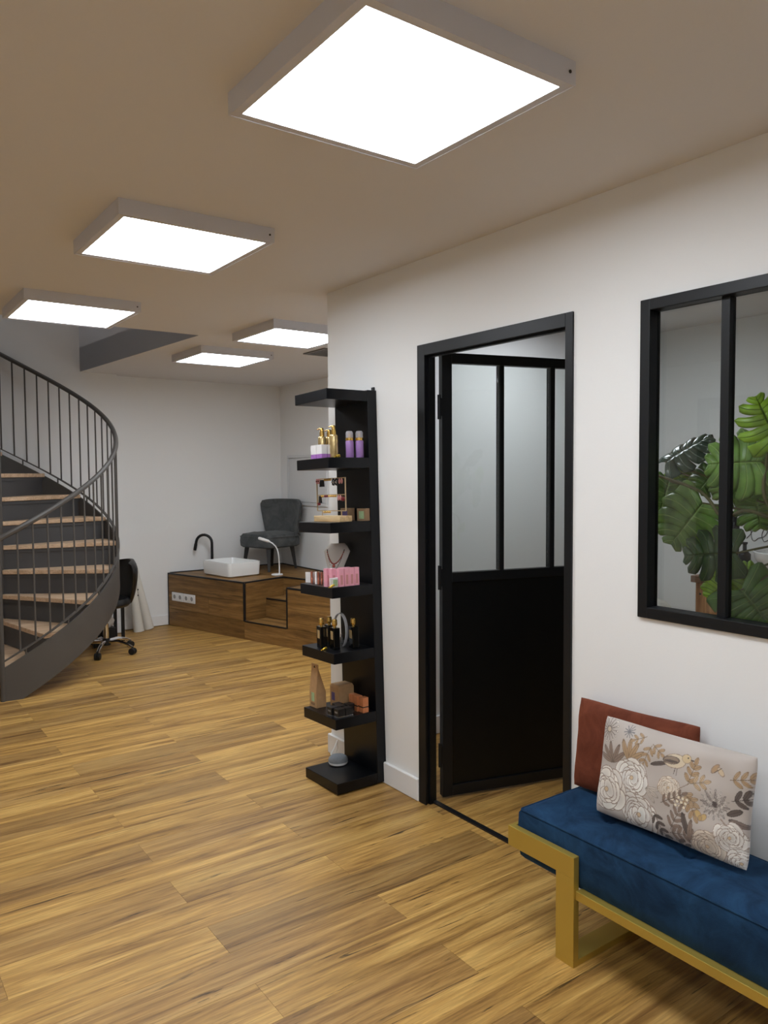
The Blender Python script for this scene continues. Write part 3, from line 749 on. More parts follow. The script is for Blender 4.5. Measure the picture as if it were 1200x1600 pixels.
stb = empty('side_table', (2.0, 7.18, 0)); tag(stb, 'low black side table under the stairs behind the stool', 'table')
MB().box(-.15,.15,-.13,.13,.33,.355).build('table_top', 'black_metal', stb, bevel=.002)
for x in (-.135,.135):
    for y in (-.115,.115): MB().box(x-.013,x+.013,y-.013,y+.013,0,.33).build('leg', 'black_metal', stb)
bx_ = empty('storage_box', (2.03, 7.22, 0)); tag(bx_, 'black storage box on the floor under the side table', 'box')
MB().box(-.06,.06,-.07,.07,0,.10).build('body', 'black_card', bx_, bevel=.004); MB().box(-.064,.064,-.074,.074,.10,.115).build('lid', 'black_card', bx_, bevel=.003)
bg = MB()
rg = []
for r, z in ((.045,0),(.062,.02),(.066,.06),(.05,.11),(.03,.14),(.012,.15)):
    rg.append([((r*(1+.13*math.sin(3*a+z*40)))*math.cos(a), r*(1+.1*math.cos(4*a+z*30))*math.sin(a), z) for a in [2*PI*k/16 for k in range(16)]])
b_ = loft(rg, 'plastic_bag', 'white_plastic', None); b_.location = (2.03, 7.22, .115); tag(b_, 'crumpled white bag on the black storage box under the stairs', 'bag')
br = MB().tube([(0,0,0),(0,.10,.92)], .016, 10).build('wooden_pole', 'pine', None, smooth=True); br.location = (1.80, 7.26, 0); tag(br, 'pale wooden pole leaning to the wall under the stairs', 'pole')
for (x, y, tx, ty, ln, r0, lb) in ((2.385, 7.385, -.05, .06, .56, .050, 'white paper roll with a flared foot leaning on the wall, next to the stool'), (2.510, 7.475, -.12, .03, .62, .050, 'white paper roll leaning on the back wall, next to the skirting board')):
    rl = empty('paper_roll', (x, y, 0)); tag(rl, lb, 'paper roll', 'paper rolls by the podium')
    d = Vector((tx, ty, ln))
    MB().tube([tuple(d*t) for t in (0, .12, .4, .7, 1)], [r0, r0*.95, r0*.84, r0*.7, r0*.6], 20).build('outer_sheet', 'paper', rl, smooth=True)
    e2 = [(0.0+math.cos(a)*r0*(.9-.05*a), math.sin(a)*r0*(.9-.05*a)) for a in [k*.35 for k in range(36)]]
    MB().tube([(px_+tx*.0, py_, .003) for px_, py_ in e2], .002, 4).build('inner_coil', 'paper', rl)

# ================================================================== bench
bn = empty('bench', (1.985, 1.78, 0)); tag(bn, 'blue velvet bench with a brass frame along the white wall', 'bench')
BX0, BX1, BY1, BY0, BZ0, BZ1 = 1.832, 2.135, 1.775, 0.25, .232, .418
def cushion_mesh():
    nx, ny = 22, 96
    X = np.linspace(0, 1, nx+1); Y = np.linspace(0, 1, ny+1)
    vs, fs = [], []
    tufts = [(.5, BY1-.235-.277*k) for k in range(6)]
    def zt(u, v):
        x = BX0+(BX1-BX0)*u; y = BY0+(BY1-BY0)*v
        e = min(u, 1-u)*(BX1-BX0); f = min(v, 1-v)*(BY1-BY0)
        z = BZ1 - .018*math.exp(-min(e, f)/.022)
        for tu, ty in tufts:
            d = math.hypot((x-(BX0+(BX1-BX0)*tu))*1.0, (y-ty)); z -= .020*math.exp(-(d/.024)**2) + .007*math.exp(-(d/.06)**2)
        return z
    r = .014
    for v in Y:
        for u in X: vs.append((BX0+(BX1-BX0)*u, BY0+(BY1-BY0)*v, zt(u, v)))
    W = nx+1
    for j in range(ny):
        for i in range(nx): a = j*W+i; fs.append((a, a+1, a+1+W, a+W))
    # sides with a slight bulge
    per = [i for i in range(W)] + [j*W+nx for j in range(1, ny+1)] + [ny*W+i for i in range(nx-1, -1, -1)] + [j*W for j in range(ny-1, 0, -1)]
    prev = per; cx, cy = (BX0+BX1)/2, (BY0+BY1)/2
    for z, off in ((BZ1-.030, .007), (BZ1-.09, .009), (BZ0+.05, .008), (BZ0+.012, .003), (BZ0, -.008)):
        cur = []
        for p in per:
            x, y, _ = vs[p]
            dx = off*(1 if x > BX1-1e-6 else -1 if x < BX0+1e-6 else 0); dy = off*(1 if y > BY1-1e-6 else -1 if y < BY0+1e-6 else 0)
            cur.append(len(vs)); vs.append((x+dx, y+dy, z))
        n = len(per)
        for k in range(n): fs.append((prev[k], cur[k], cur[(k+1)%n], prev[(k+1)%n]))
        prev = cur
    fs.append(tuple(reversed(prev)))
    return MB().add([(x-1.985, y-1.78, z) for x, y, z in vs], fs), tufts
cm, tufts = cushion_mesh()
cu = cm.build('cushion', 'blue_velvet', bn, smooth=True)
pip = rrect((BX1-BX0)/2+.004, (BY1-BY0)/2+.004, .012, 3)
MB().tube([(x+(BX0+BX1)/2-1.985, y+(BY0+BY1)/2-1.78, BZ1-.020) for x, y in pip] + [(pip[0][0]+(BX0+BX1)/2-1.985, pip[0][1]+(BY0+BY1)/2-1.78, BZ1-.020)], .0035, 6).build('piping', 'blue_velvet', cu, smooth=True)
for tu, ty in tufts:
    MB().sphere(((BX0+BX1)/2-1.985, ty-1.78, BZ1-.024), .009, 10, 6, (1,1,.5)).build('tuft_button', 'blue_velvet', cu, smooth=True)
OB = (1.985, 1.78, 0)
fx0, fx1 = 1.795, 2.148
for sgn in (0, 1):
    ya, yb = (1.523, 1.594) if sgn == 0 else (.43, .501)
    yend = 1.802 if sgn == 0 else .223
    ylo, yhi = (ya, yend) if sgn == 0 else (yend, yb)
    part('end_band', 'brass', bn, OB, (fx0, fx0+.024, ylo, yhi, .279, .345), (fx1-.004, fx1+.016, ylo, yhi, .279, .345),
         *([(fx0+.024, fx1-.004, yend-.014, yend, .279, .345)] if sgn == 0 else [(fx0+.024, fx1-.004, yend, yend+.014, .279, .345)]), bevel=.0012)
    part('leg', 'brass', bn, OB, (fx0, fx0+.024, ya, yb, 0.02, .279), bevel=.0012)
    part('leg', 'brass', bn, OB, (fx1-.004, fx1+.016, ya, yb, 0.02, .279), bevel=.0012)
    part('floor_bar', 'brass', bn, OB, (fx0, fx1+.016, ya, yb, 0, .02), bevel=.0012)
part('seat_rail', 'brass', bn, OB, (fx0+.010, fx0+.040, .501, 1.523, .212, .240), bevel=.0012)
part('seat_rail', 'brass', bn, OB, (fx1-.004, fx1+.012, .501, 1.523, .212, .240), bevel=.0012)
for y in (1.50, 1.0, .52): part('cross_bar', 'brass', bn, OB, (fx0+.040, fx1-.004, y, y+.022, .208, .230))

# cushions ------------------------------------------------------------
def pillow(name, hw, hh, th, nx, nz, mtx, m, pinch=0.06, wr=0.004, seed=1, col=None, smooth_=True):
    r = np.random.default_rng(seed); ph = r.uniform(0, 6.28, 8)
    vs = []; 
    for side in (1, -1):
        for j in range(nz+1):
            for i in range(nx+1):
                u = -1+2*i/nx; v = -1+2*j/nz
                prof = ((1-abs(u)**3.2)*(1-abs(v)**3.2))**.48 if abs(u) < 1 and abs(v) < 1 else 0
                x = u*hw*(1-pinch*(1-v*v)*u*u*.9); z = v*hh*(1-pinch*(1-u*u)*v*v*1.1)
                cr = 1-.045*(u*u*v*v)**2; x *= cr; z *= cr
                y = side*th*prof
                if prof > 0: y += wr*prof*(math.sin(5*u+ph[0]+2*v)*.5+math.sin(9*v+ph[1]-4*u)*.35+math.sin(14*u*v+ph[2])*.3)
                vs.append((x, y, z))
    W = nx+1; S = W*(nz+1); fs = []
    for j in range(nz):
        for i in range(nx):
            a = j*W+i; fs.append((a, a+W, a+W+1, a+1)); fs.append((S+a, S+a+1, S+a+W+1, S+a+W))
    b = MB().add(vs, fs)
    o = b.build(name, m, None, smooth=True)
    bm = bmesh.new(); bm.from_mesh(o.data); bmesh.ops.remove_doubles(bm, verts=bm.verts, dist=1e-6); bmesh.ops.recalc_face_normals(bm, faces=bm.faces); bm.to_mesh(o.data); bm.free()
    o.data.polygons.foreach_set('use_smooth', [True]*len(o.data.polygons))
    o.matrix_world = mtx
    return o
def frame_mtx(center, xdir, zdir):
    x = Vector(xdir).normalized(); z = Vector(zdir); z = (z - x*z.dot(x)).normalized(); y = z.cross(x)
    m = Matrix.Identity(4)
    for i in range(3): m[i][0] = x[i]; m[i][1] = y[i]; m[i][2] = z[i]; m[i][3] = center[i]
    return m
rc = pillow('cushion', .240, .158, .046, 48, 32, frame_mtx((2.112, 1.548, .578), (.0, -1, .035), (.16, .02, 1)), 'rust_velvet', seed=3)
tag(rc, 'rust brown velvet cushion leaning on the wall behind the floral one', 'cushion')

def floral_colors(P):
    """P: n x 2 array, metres on the cushion front, x 0..W, y 0..H (up). Returns linear rgb."""
    n = len(P); C = np.tile(np.array((186, 176, 168.0)), (n, 1))
    C += (np.sin(P[:, 0]*31+P[:, 1]*17)*3)[:, None]
    def put(mask, col, a=1.0): C[mask] = C[mask]*(1-a) + np.array(col, float)*a
    def ell(cx, cy, rx, ry, ang, fill, line=None, lw=.16, vein=None, shade=0):
        ca, sa = math.cos(ang), math.sin(ang); dx, dy = P[:, 0]-cx, P[:, 1]-cy
        x = (dx*ca+dy*sa)/rx; y = (-dx*sa+dy*ca)/ry; d = x*x+y*y
        m = d < 1
        if fill is not None:
            C[m] = np.array(fill, float)*(1-shade*(1-d[m]))[:, None]
        if vein is not None: put(m & (np.abs(y) < .12), vein, .8)
        if line is not None: put(m & (d > (1-lw)**2), line, .85)
    WHT, LN, LN2 = (236, 231, 224), (140, 120, 106), (150, 126, 104)
    def peony(cx, cy, R, fill=WHT, line=LN, layers=4, seed=0):
        r = np.random.default_rng(seed)
        for L in range(layers):
            f = 1-L/layers; k = int(5+4*f)
            for q in range(k):
                a = 2*PI*q/k + r.uniform(0, .5) + L*.4; d = R*f*.62
                d *= r.uniform(.82, 1.15); z_ = r.uniform(.85, 1.25)
                ell(cx+d*math.cos(a), cy+d*math.sin(a)*.88, R*(.27+.16*f)*z_, R*(.20+.13*f), a+PI/2+r.uniform(-.35, .35), np.minimum(np.array(fill)*r.uniform(.95, 1.06), 246), line, .10, None, .12)
        ell(cx, cy, R*.12, R*.10, .4, (206, 180, 146), line, .25)
    def leaf(x, y, ln, wd, ang, col, vein=None):
        ell(x+math.cos(ang)*ln/2, y+math.sin(ang)*ln/2, ln/2, wd/2, ang, col, np.array(col)*.72, .18, vein if vein is not None else np.array(col)*.75)
    def seg(x0, y0, x1, y1, w, col):
        d = np.array((x1-x0, y1-y0)); Ln = np.hypot(*d); d /= Ln
        t = (P[:, 0]-x0)*d[0]+(P[:, 1]-y0)*d[1]; s = np.abs(-(P[:, 0]-x0)*d[1]+(P[:, 1]-y0)*d[0])
        put((t > 0) & (t < Ln) & (s < w), col, .9)
    def sprig(x, y, ang, n, ln, lw, col, st=.018):
        ex, ey = x+math.cos(ang)*st*n, y+math.sin(ang)*st*n
        seg(x, y, ex, ey, .0010, np.array(col)*.7)
        for k in range(n):
            px, py = x+math.cos(ang)*st*(k+.5), y+math.sin(ang)*st*(k+.5)
            for sg in (-1, 1): leaf(px, py, ln*(1-.06*k), lw, ang+sg*.85, col)
        leaf(ex, ey, ln*.9, lw, ang, col)
    def dahlia(cx, cy, R, dark=(84, 74, 72), lite=(206, 198, 190)):
        for L in range(5):
            f = 1-L*.19; k = 16-2*L
            for q in range(k):
                a = 2*PI*q/k + L*.2; leaf(cx+math.cos(a)*R*f*.38, cy+math.sin(a)*R*f*.38, R*f*.62, R*.17, a, lite if (q+L) % 2 else (168, 158, 152), dark)
        for q in range(0, 16): a = q*.39; seg(cx, cy, cx+math.cos(a)*R*.2, cy+math.sin(a)*R*.2, .0012, dark)
    BR, TN, DK = (142, 122, 108), (176, 146, 112), (96, 84, 78)
    # scale: 0.50 wide, 0.29 tall
    for a in (1.9, 2.4, 1.2, .7, 2.9): leaf(.075, .165, .060, .016, a, BR)
    for a in (1.6, 1.1, .6, 2.1): leaf(.135, .185, .062, .017, a, TN)
    for q in range(15):
        a = q*.42; seg(.040, .252, .040+.032*math.cos(a), .252+.032*math.sin(a), .0011, DK); ell(.040+.034*math.cos(a), .252+.034*math.sin(a), .0035, .0035, 0, (224, 214, 200), DK, .35)
    ell(.040, .252, .010, .010, 0, (196, 180, 160), DK, .25)
    for q in range(11): a = q*.571; seg(.118, .262, .118+.020*math.cos(a), .262+.018*math.sin(a), .0013, (112, 110, 112))
    sprig(.205, .245, -1.9, 3, .024, .009, TN); sprig(.205, .248, -.5, 2, .022, .009, TN); sprig(.180, .262, 3.6, 2, .02, .008, TN)
    peony(.152, .142, .064, seed=3); peony(.185, .050, .068, seed=2); peony(.062, .085, .076, seed=1, fill=(238, 230, 220))
    for a in (.1, -.35, -.8): leaf(.205, .130, .046, .012, a, (196, 184, 172))
    peony(.275, .150, .036, seed=5, fill=(226, 214, 198), line=(150, 124, 100))
    seg(.305, .155, .345, .185, .0011, BR); sprig(.330, .172, 1.35, 3, .026, .012, TN); sprig(.338, .178, .35, 2, .026, .011, (190, 164, 132)); sprig(.325, .150, -1.0, 3, .027, .012, TN); sprig(.318, .150, -.5, 2, .024, .011, (184, 158, 128))
    # bird
    leaf(.262, .212, .055, .012, 3.45, DK); ell(.283, .222, .034, .019, .18, (214, 198, 172), BR, .08); ell(.272, .222, .026, .011, .15, (150, 132, 116), DK, .15)
    ell(.272, .219, .020, .004, .1, DK); ell(.316, .236, .014, .012, 0, (206, 184, 146), BR, .12); ell(.320, .239, .002, .002, 0, (30, 26, 24)); leaf(.328, .236, .010, .004, -.1, DK)
    seg(.287, .205, .284, .188, .0010, DK); seg(.293, .205, .292, .186, .0010, DK)
    ell(.398, .232, .016, .008, .9, TN, BR, .2); ell(.414, .228, .014, .007, 2.4, (200, 180, 150), BR, .2); seg(.396, .222, .416, .238, .001, DK)
    # dark dahlia and butterflies
    dahlia(.408, .145, .040)
    leaf(.440, .128, .04, .016, .5, DK); leaf(.445, .118, .05, .016, -.2, (120, 104, 96)); sprig(.45, .165, .35, 3, .03, .012, DK); sprig(.44, .215, .25, 3, .028, .010, TN)
    seg(.425, .115, .470, .080, .0016, BR)
    ell(.365, .108, .013, .009, 2.3, (196, 166, 112), BR, .2); ell(.380, .104, .012, .008, .8, (196, 166, 112), BR, .2); ell(.372, .100, .008, .006, 1.6, (180, 150, 100), BR, .2)
    # sprays and lower flowers
    sprig(.255, .105, .55, 4, .022, .009, BR)
    for q in range(9): ell(.300+.012*(q % 3)+.004*(q//3), .112+.011*(q//3), .005, .005, 0, (232, 222, 200), LN2, .25)
    sprig(.235, .075, -1.0, 4, .026, .010, DK); sprig(.285, .035, .2, 4, .028, .011, BR); sprig(.290, .045, 1.2, 3, .03, .010, BR); sprig(.300, .022, -.4, 3, .026, .010, DK)
    peony(.395, .035, .050, seed=8, fill=(222, 208, 190)); peony(.452, .075, .042, seed=9, fill=(230, 224, 216)); leaf(.345, .045, .06, .016, 2.0, DK); leaf(.345, .030, .06, .014, 1.5, BR)
    peony(.480, .020, .04, seed=11)
    C /= 255.0; C = np.clip(C, 0, 1)
    return np.where(C <= .04045, C/12.92, ((C+.055)/1.055)**2.4)
m_, nt_, b_ = nodes_of('floral_print')
at = N(nt_, 'ShaderNodeAttribute'); at.attribute_name = 'print'
nt_.links.new(at.outputs['Color'], b_.inputs['Base Color']); b_.inputs['Roughness'].default_value = .55; b_.inputs['Sheen Weight'].default_value = .25
M['floral'] = m_
fc = pillow('cushion', .262, .158, .050, 330, 210, frame_mtx((2.008, 1.338, .578), (.0, -1, .025), (.20, -.06, 1)), 'floral', seed=5, wr=.005)
tag(fc, 'pale satin cushion printed with peonies and a bird, on the blue bench', 'cushion')
me = fc.data; co = np.empty(len(me.vertices)*3); me.vertices.foreach_get('co', co); co = co.reshape(-1, 3)
uvp = np.stack([(co[:, 0]/.262*.5+.5)*.50, (co[:, 2]/.158*.5+.5)*.29], 1)
cl = floral_colors(uvp); cl4 = np.ones((len(cl), 4)); cl4[:, :3] = cl
ca_ = me.color_attributes.new('print', 'FLOAT_COLOR', 'POINT'); ca_.data.foreach_set('color', cl4.ravel())

# ================================================================== wall shelf
PHI = -0.035
sh_root = empty('shelf_unit', (A-.001, 3.012, .0085), (PHI, 0, 0)); tag(sh_root, 'tall black shelf column with seven open shelves by the wall', 'shelf')
SHELF = dict(s1=1.904, s2=1.583, s3=1.278, s4=.973, s5=.664, s6=.354, b=.05)
SD, SW = -.283, .298
MB().box(-.052, 0, 0, SW, 0, 1.908).build('back_column', 'lack', sh_root, bevel=.0015, seg=1)
MB().box(-.008, -.001, .01, .03, 1.908, 1.925).build('wall_bracket', 'black_metal', sh_root)
for k, z in SHELF.items():
    MB().box(SD, -.0525, .0, SW, z-.05, z).build('shelf', 'lack', sh_root, bevel=.0015, seg=1)
RX = Matrix.Translation((A-.001, 3.012, .0085)) @ Matrix.Rotation(PHI, 4, 'X')
def on_shelf(name, k, lx, ly, rotz=0, dz=0.0006):
    o = empty(name); o.matrix_world = RX @ Matrix.Translation((lx, ly, SHELF[k]+dz)) @ Matrix.Rotation(rotz, 4, 'Z'); return o
# --- shelf 2
for (lx, ly, lb) in ((-.258, .150, 'white and violet carton at the outer end of the pair before the gold bottles'), (-.258, .098, 'white and violet carton beside the gold hair clip, before the gold bottles'), (-.224, .100, 'white and violet carton standing behind the other two cartons')):
    o = on_shelf('small_carton', 's2', lx, ly); tag(o, lb, 'box', 'white and violet cartons')
    MB().box(-.015,.015,-.0245,.0245,.0,.020).build('lower_band', 'purple_band', o); MB().box(-.015,.015,-.0245,.0245,.020,.064).build('upper_band', 'white_card', o, bevel=.0008)
for (lx, ly, lb, hh) in ((-.195, .195, 'gold pump bottle standing behind the white cartons, nozzle turned outward', .0), (-.150, .200, 'gold pump bottle at the back, between the two other gold bottles', -.006), (-.205, .072, 'gold pump bottle next to the gold clip and lilac sprays', .002)):
    o = on_shelf('pump_bottle', 's2', lx, ly, 2.2); tag(o, lb, 'bottle', 'gold pump bottles')
    MB().lathe([(.019,0),(.0205,.004),(.0205,.104),(.018,.110),(.010,.113)], 20).build('body', 'gold_bottle', o, smooth=True)
    MB().lathe([(.012,.112),(.012,.135),(.0095,.137),(.0095,.150+hh),(.007,.154+hh)], 16).build('pump', 'gold', o, smooth=True)
    MB().tube([(0,0,.150+hh),(.012,0,.151+hh),(.026,0,.147+hh)], [.004,.0035,.0025], 8).build('nozzle', 'gold', o, smooth=True)
for (lx, ly, lb) in ((-.128, .052, 'lilac spray bottle with clear cap, next to the gold clip'), (-.083, .034, 'lilac spray bottle with clear cap, against the shelf column')):
    o = on_shelf('spray_bottle', 's2', lx, ly); tag(o, lb, 'bottle', 'lilac spray bottles')
    MB().lathe([(.018,0),(.0195,.003),(.0195,.078),(.017,.083)], 20).build('body', 'purple', o, smooth=True)
    MB().lathe([(.0185,.083),(.0185,.096),(.012,.098)], 20).build('collar', 'gold', o, smooth=True)
    MB().lathe([(.007,.098),(.007,.116),(.004,.117)], 12).build('nozzle', 'gold', o, smooth=True)
    MB().lathe([(.0182,.0965),(.0182,.120),(.014,.128),(.004,.131)], 20).build('cap', 'clear', o, smooth=True)
def clip(k, lx, ly, lb, rot=0.4, m='yellow'):
    o = on_shelf('hair_clip', k, lx, ly, rot); tag(o, lb, 'hair clip', 'gold hair clips on the shelf column')
    MB().tube([(-.017,0,.004),(-.008,-.003,.010),(.006,-.003,.011),(.017,0,.005)], [.003,.005,.005,.003], 8).build('arch', m, o, smooth=True)
    MB().tube([(-.017,.008,.003),(0,.010,.004),(.017,.008,.003)], .003, 8).build('jaw', m, o, smooth=True)
    MB().tube([(-.006,-.003,.004),(-.006,.009,.004)], .0025, 6).build('hinge', m, o)
    MB().tube([(.008,-.003,.004),(.008,.009,.004)], .0025, 6).build('hinge', m, o)
clip('s2', -.215, .022, 'gold hair clip lying between the gold and the lilac bottles')
# --- shelf 3: earring stand
es = on_shelf('earring_stand', 's3', -.175, .15); tag(es, 'gold wire earring stand on a pale wooden block', 'jewellery stand')
MB().box(-.035,.035,-.12,.12,0,.028).build('base_block', 'pine', es, bevel=.001)
GM = 'pale_gold'
for y in (.095, -.083): MB().tube([(0,y,.028),(0,y,.052)], .0022, 8).build('post', GM, es)
for y in (-.122, .140): MB().box(-.0025,.0025,y-.0025,y+.0025,.052,.212).build('upright', GM, es)
for z in (.052, .130, .210): MB().box(-.0025,.0025,-.1195,.1375,z-.0022,z+.0022).build('cross_bar', GM, es)
EST = RX @ Matrix.Translation((-.175, .15, SHELF['s3']+.0006))
def earring(y, z, kind, lb, grp):
    o = empty('earring'); o.matrix_world = EST @ Matrix.Translation((-.0045, y, z)) @ Matrix.Scale(1.3, 4); tag(o, lb, 'earring', grp)
    MB().tube([(0,0,.0),(0,0,-.006)], .0009, 5).build('hook', 'gold', o)
    if kind == 'flower':
        b = MB()
        for q in range(6): a = q*PI/3; b.sphere((-.001, .0065*math.cos(a), -.010+.0065*math.sin(a)), .0045, 8, 5, (.5,1,1))
        b.build('petals', 'earr_pink', o, smooth=True); MB().sphere((-.003,0,-.010), .003, 8, 6).build('centre', 'earr_red', o, smooth=True)
    elif kind == 'bow':
        MB().add([(-.002,-.010,-.030),(.002,-.010,-.030),(.002,.010,-.030),(-.002,.010,-.030),(-.002,-.007,-.004),(.002,-.007,-.004),(.002,.007,-.004),(-.002,.007,-.004)], [(0,3,2,1),(4,5,6,7),(0,1,5,4),(1,2,6,5),(2,3,7,6),(3,0,4,7)]).build('drop', 'earr_black', o)
    elif kind == 'blackflower':
        b = MB()
        for q in range(7): a = q*2*PI/7; b.sphere((-.001, .009*math.cos(a), -.014+.010*math.sin(a)), .0048, 8, 5, (.5,1,1))
        b.build('petals', 'earr_black', o, smooth=True); MB().sphere((-.003,0,-.014), .004, 8, 6).build('centre', 'silver', o, smooth=True)
    elif kind == 'reddisc':
        MB().sphere((0,0,-.016), .011, 12, 8, (.3,1.2,.8)).build('drop', 'earr_red', o, smooth=True)
    elif kind == 'redstud':
        MB().sphere((-.002,0,-.005), .0055, 10, 6, (.6,1,.9)).build('stud', 'earr_red', o, smooth=True)
    elif kind == 'rosedrop':
        MB().sphere((0,0,-.012), .007, 10, 6, (.5,.8,1.5)).build('drop', 'earr_pink', o, smooth=True)
    else:
        MB().sphere((-.002,0,-.005), .0050, 8, 6, (.6,1,.9)).build('stud', 'gold', o, smooth=True)
g1, g2, g3 = 'earrings on the top bar of the stand', 'earrings on the middle bar of the stand', 'earrings on the bottom bar of the stand'
ORD = ['first', 'second', 'third', 'fourth', 'fifth', 'sixth', 'seventh']
for y, w_ in ((.128, 'against the upright'), (.112, 'next to the black drops')): earring(y, .212, 'flower', 'rose flower earring on the top bar of the stand, ' + w_, g1)
for y, w_ in ((.092, 'next to the rose flowers'), (.076, 'next to the gold studs')): earring(y, .210, 'bow', 'long black drop earring on the top bar of the stand, ' + w_, g1)
for q, y in enumerate((.054, .040, .026, .012, -.002)): earring(y, .210, 'gold', 'small gold stud on the top bar, ' + ORD[q] + ' from the black drops', g1)
for y, w_ in ((-.026, 'next to the gold studs'), (-.052, 'next to the rose drops')): earring(y, .210, 'blackflower', 'black flower earring on the top bar of the stand, ' + w_, g1)
for y, w_ in ((-.078, 'next to the black flowers'), (-.098, 'against the upright')): earring(y, .210, 'rosedrop', 'rose drop earring on the top bar of the stand, ' + w_, g1)
earring(.104, .130, 'bow', 'long black drop earring on the middle bar of the stand', g2)
for y, w_ in ((.086, 'next to the black drop'), (.072, 'next to the burgundy studs')): earring(y, .130, 'gold', 'small gold stud on the middle bar, ' + w_, g2)
for y, w_ in ((.054, 'on the side of the black drop'), (.036, 'on the side of the rose drops')): earring(y, .130, 'redstud', 'burgundy stud on the middle bar, ' + w_, g2)
for q, y in enumerate((.018, .002, -.014, -.030, -.046)): earring(y, .130, 'gold', 'small gold stud on the middle bar, ' + ORD[q] + ' past the burgundy studs', g2)
for y, w_ in ((-.066, 'next to the gold studs'), (-.084, 'next to the burgundy disc')): earring(y, .130, 'rosedrop', 'rose drop earring on the middle bar of the stand, ' + w_, g2)
earring(-.106, .130, 'reddisc', 'burgundy disc earring on the middle bar, next to the rose drops', g2)
for y, w_ in ((.124, 'against the upright'), (.112, 'beside its twin')):
    o = empty('earring'); o.matrix_world = EST @ Matrix.Translation((-.0045, y, .130)); tag(o, 'burgundy disc earring on a long thread from the middle bar, ' + w_, 'earring', g2)
    MB().tube([(0,0,0),(0,0,-.035)], .0007, 5).build('thread', 'gold', o); MB().sphere((0,0,-.044), .009, 12, 8, (.4,1.0,.85)).build('drop', 'earr_red', o, smooth=True)
for q, y in enumerate((.066, .048, .030, .012)): earring(y, .052, 'gold', 'small gold stud on the bottom bar, ' + ORD[q] + ' from the outer post', g3)
def window_box(k, lx, ly, w, d, h, m, wm, lb, rot=0.0):
    o = on_shelf('gift_box', k, lx, ly, rot); tag(o, lb, 'box')
    MB().box(-d/2, d/2, -w/2, w/2, 0, h).build('carton', m, o, bevel=.001)
    MB().box(-d/2-.0008, -d/2, -w*.33, w*.25, h*.17, h*.78).build('window', wm, o); return o
window_box('s3', -.067, .041, .072, .026, .060, 'brown_card', 'green_card', 'brown gift box with a pale green window, beside the column')
window_box('s3', -.074, .170, .075, .036, .062, 'brown_card', 'violet_card', 'brown gift box with a violet window behind the earring stand')
# --- shelf 4
bu = on_shelf('necklace_bust', 's4', -.135, .215, 0.62); tag(bu, 'pale linen necklace bust leaning back on the shelf', 'jewellery stand')
prof = [(.030,0,.0),(.034,.03,.008),(.046,.08,.022),(.062,.125,.036),(.070,.150,.044),(.052,.175,.052),(.036,.190,.058)]
vs = []; fs = []; nn = 14
for hw, z, off in prof:
    for k in range(nn):
        u = -1+2*k/(nn-1); vs.append((off - .030*(1-u*u)*(.4+z*3.2), u*hw, z))
    for k in range(nn):
        u = 1-2*k/(nn-1); vs.append((off + .006 - .026*(1-u*u)*(.4+z*3.2), u*hw, z))
m2 = 2*nn
for i in range(len(prof)-1):
    for k in range(m2): fs.append((i*m2+k, i*m2+(k+1)%m2, (i+1)*m2+(k+1)%m2, (i+1)*m2+k))
fs += [tuple(range(m2-1,-1,-1)), tuple((len(prof)-1)*m2+k for k in range(m2))]
MB().add(vs, fs).build('bust', 'bust', bu, smooth=True)
MB().tube([(.055,0,.15),(.085,0,.0)], .003, 6).build('easel_leg', 'silver', bu)
BUM = bu.matrix_world.copy()
def bustx(y, z):
    for (h0, z0, o0), (h1, z1, o1) in zip(prof, prof[1:]):
        if z0 <= z <= z1:
            t = (z-z0)/(z1-z0); hw = h0+(h1-h0)*t; off = o0+(o1-o0)*t; u = max(-1, min(1, y/hw)); return off - .030*(1-u*u)*(.4+z*3.2)
    return 0
for (drop, hw, m, lb, bead) in ((.070, .048, 'red_bead', 'coral bead necklace with a round pendant on the linen bust', .0036), (.100, .045, 'silver', 'long fine silver necklace on the linen bust', .0016)):
    o = empty('necklace'); o.matrix_world = BUM.copy(); tag(o, lb, 'necklace')
    pts = []
    for q in range(25):
        u = -1+q/12; y = u*hw; z = .160 - drop*(1-u*u)**.9
        pts.append((bustx(y, z)-.003, y, z))
    MB().tube(pts, .0012, 5).build('chain', 'silver' if m == 'silver' else 'gold', o)
    if bead > .002:
        b = MB()
        for p in pts[1:-1]: b.sphere(p, bead, 8, 5)
        b.build('beads', m, o, smooth=True)
        p = pts[12]; MB().sphere((p[0]-.003, p[1], p[2]-.011), .008, 10, 6, (.4,1,1)).build('pendant', m, o, smooth=True)
        for q in (7, 9, 15, 17): MB().sphere((pts[q][0]-.003, pts[q][1], pts[q][2]-.009), .0045, 8, 5, (.4,1,1)).build('charm', 'white_card', o, smooth=True)
o = on_shelf('card_stand', 's4', -.236, .283, .35); tag(o, 'small blank white card standing at the far end of the shelf', 'card')
MB().box(-.002,.002,-.026,.026,0,.052).build('card', 'white_card', o); MB().box(.002,.022,-.02,.02,0,.003).build('foot', 'white_card', o)
for i, (lx, ly, m, lb) in enumerate(((-.246,.246,'copper','slim copper tube next to the white card'),(-.238,.226,'copper','slim copper tube, second from the white card'),(-.246,.205,'white_card','slim white tube standing among the copper tubes'),(-.228,.197,'silver','slim silver tube behind the copper tubes'),(-.246,.182,'copper','slim copper tube next to the silver tube'),(-.238,.164,'copper','slim copper tube next to the pink boxes'))):
    o = on_shelf('cosmetic_tube', 's4', lx, ly); tag(o, lb, 'cosmetic tube', 'slim tubes by the bust')
    MB().lathe([(.0065,0),(.0065,.030),(.0058,.031)], 12).build('body', m, o, smooth=True); MB().lathe([(.0062,.031),(.0062,.058),(.004,.060)], 12).build('cap', m, o, smooth=True)
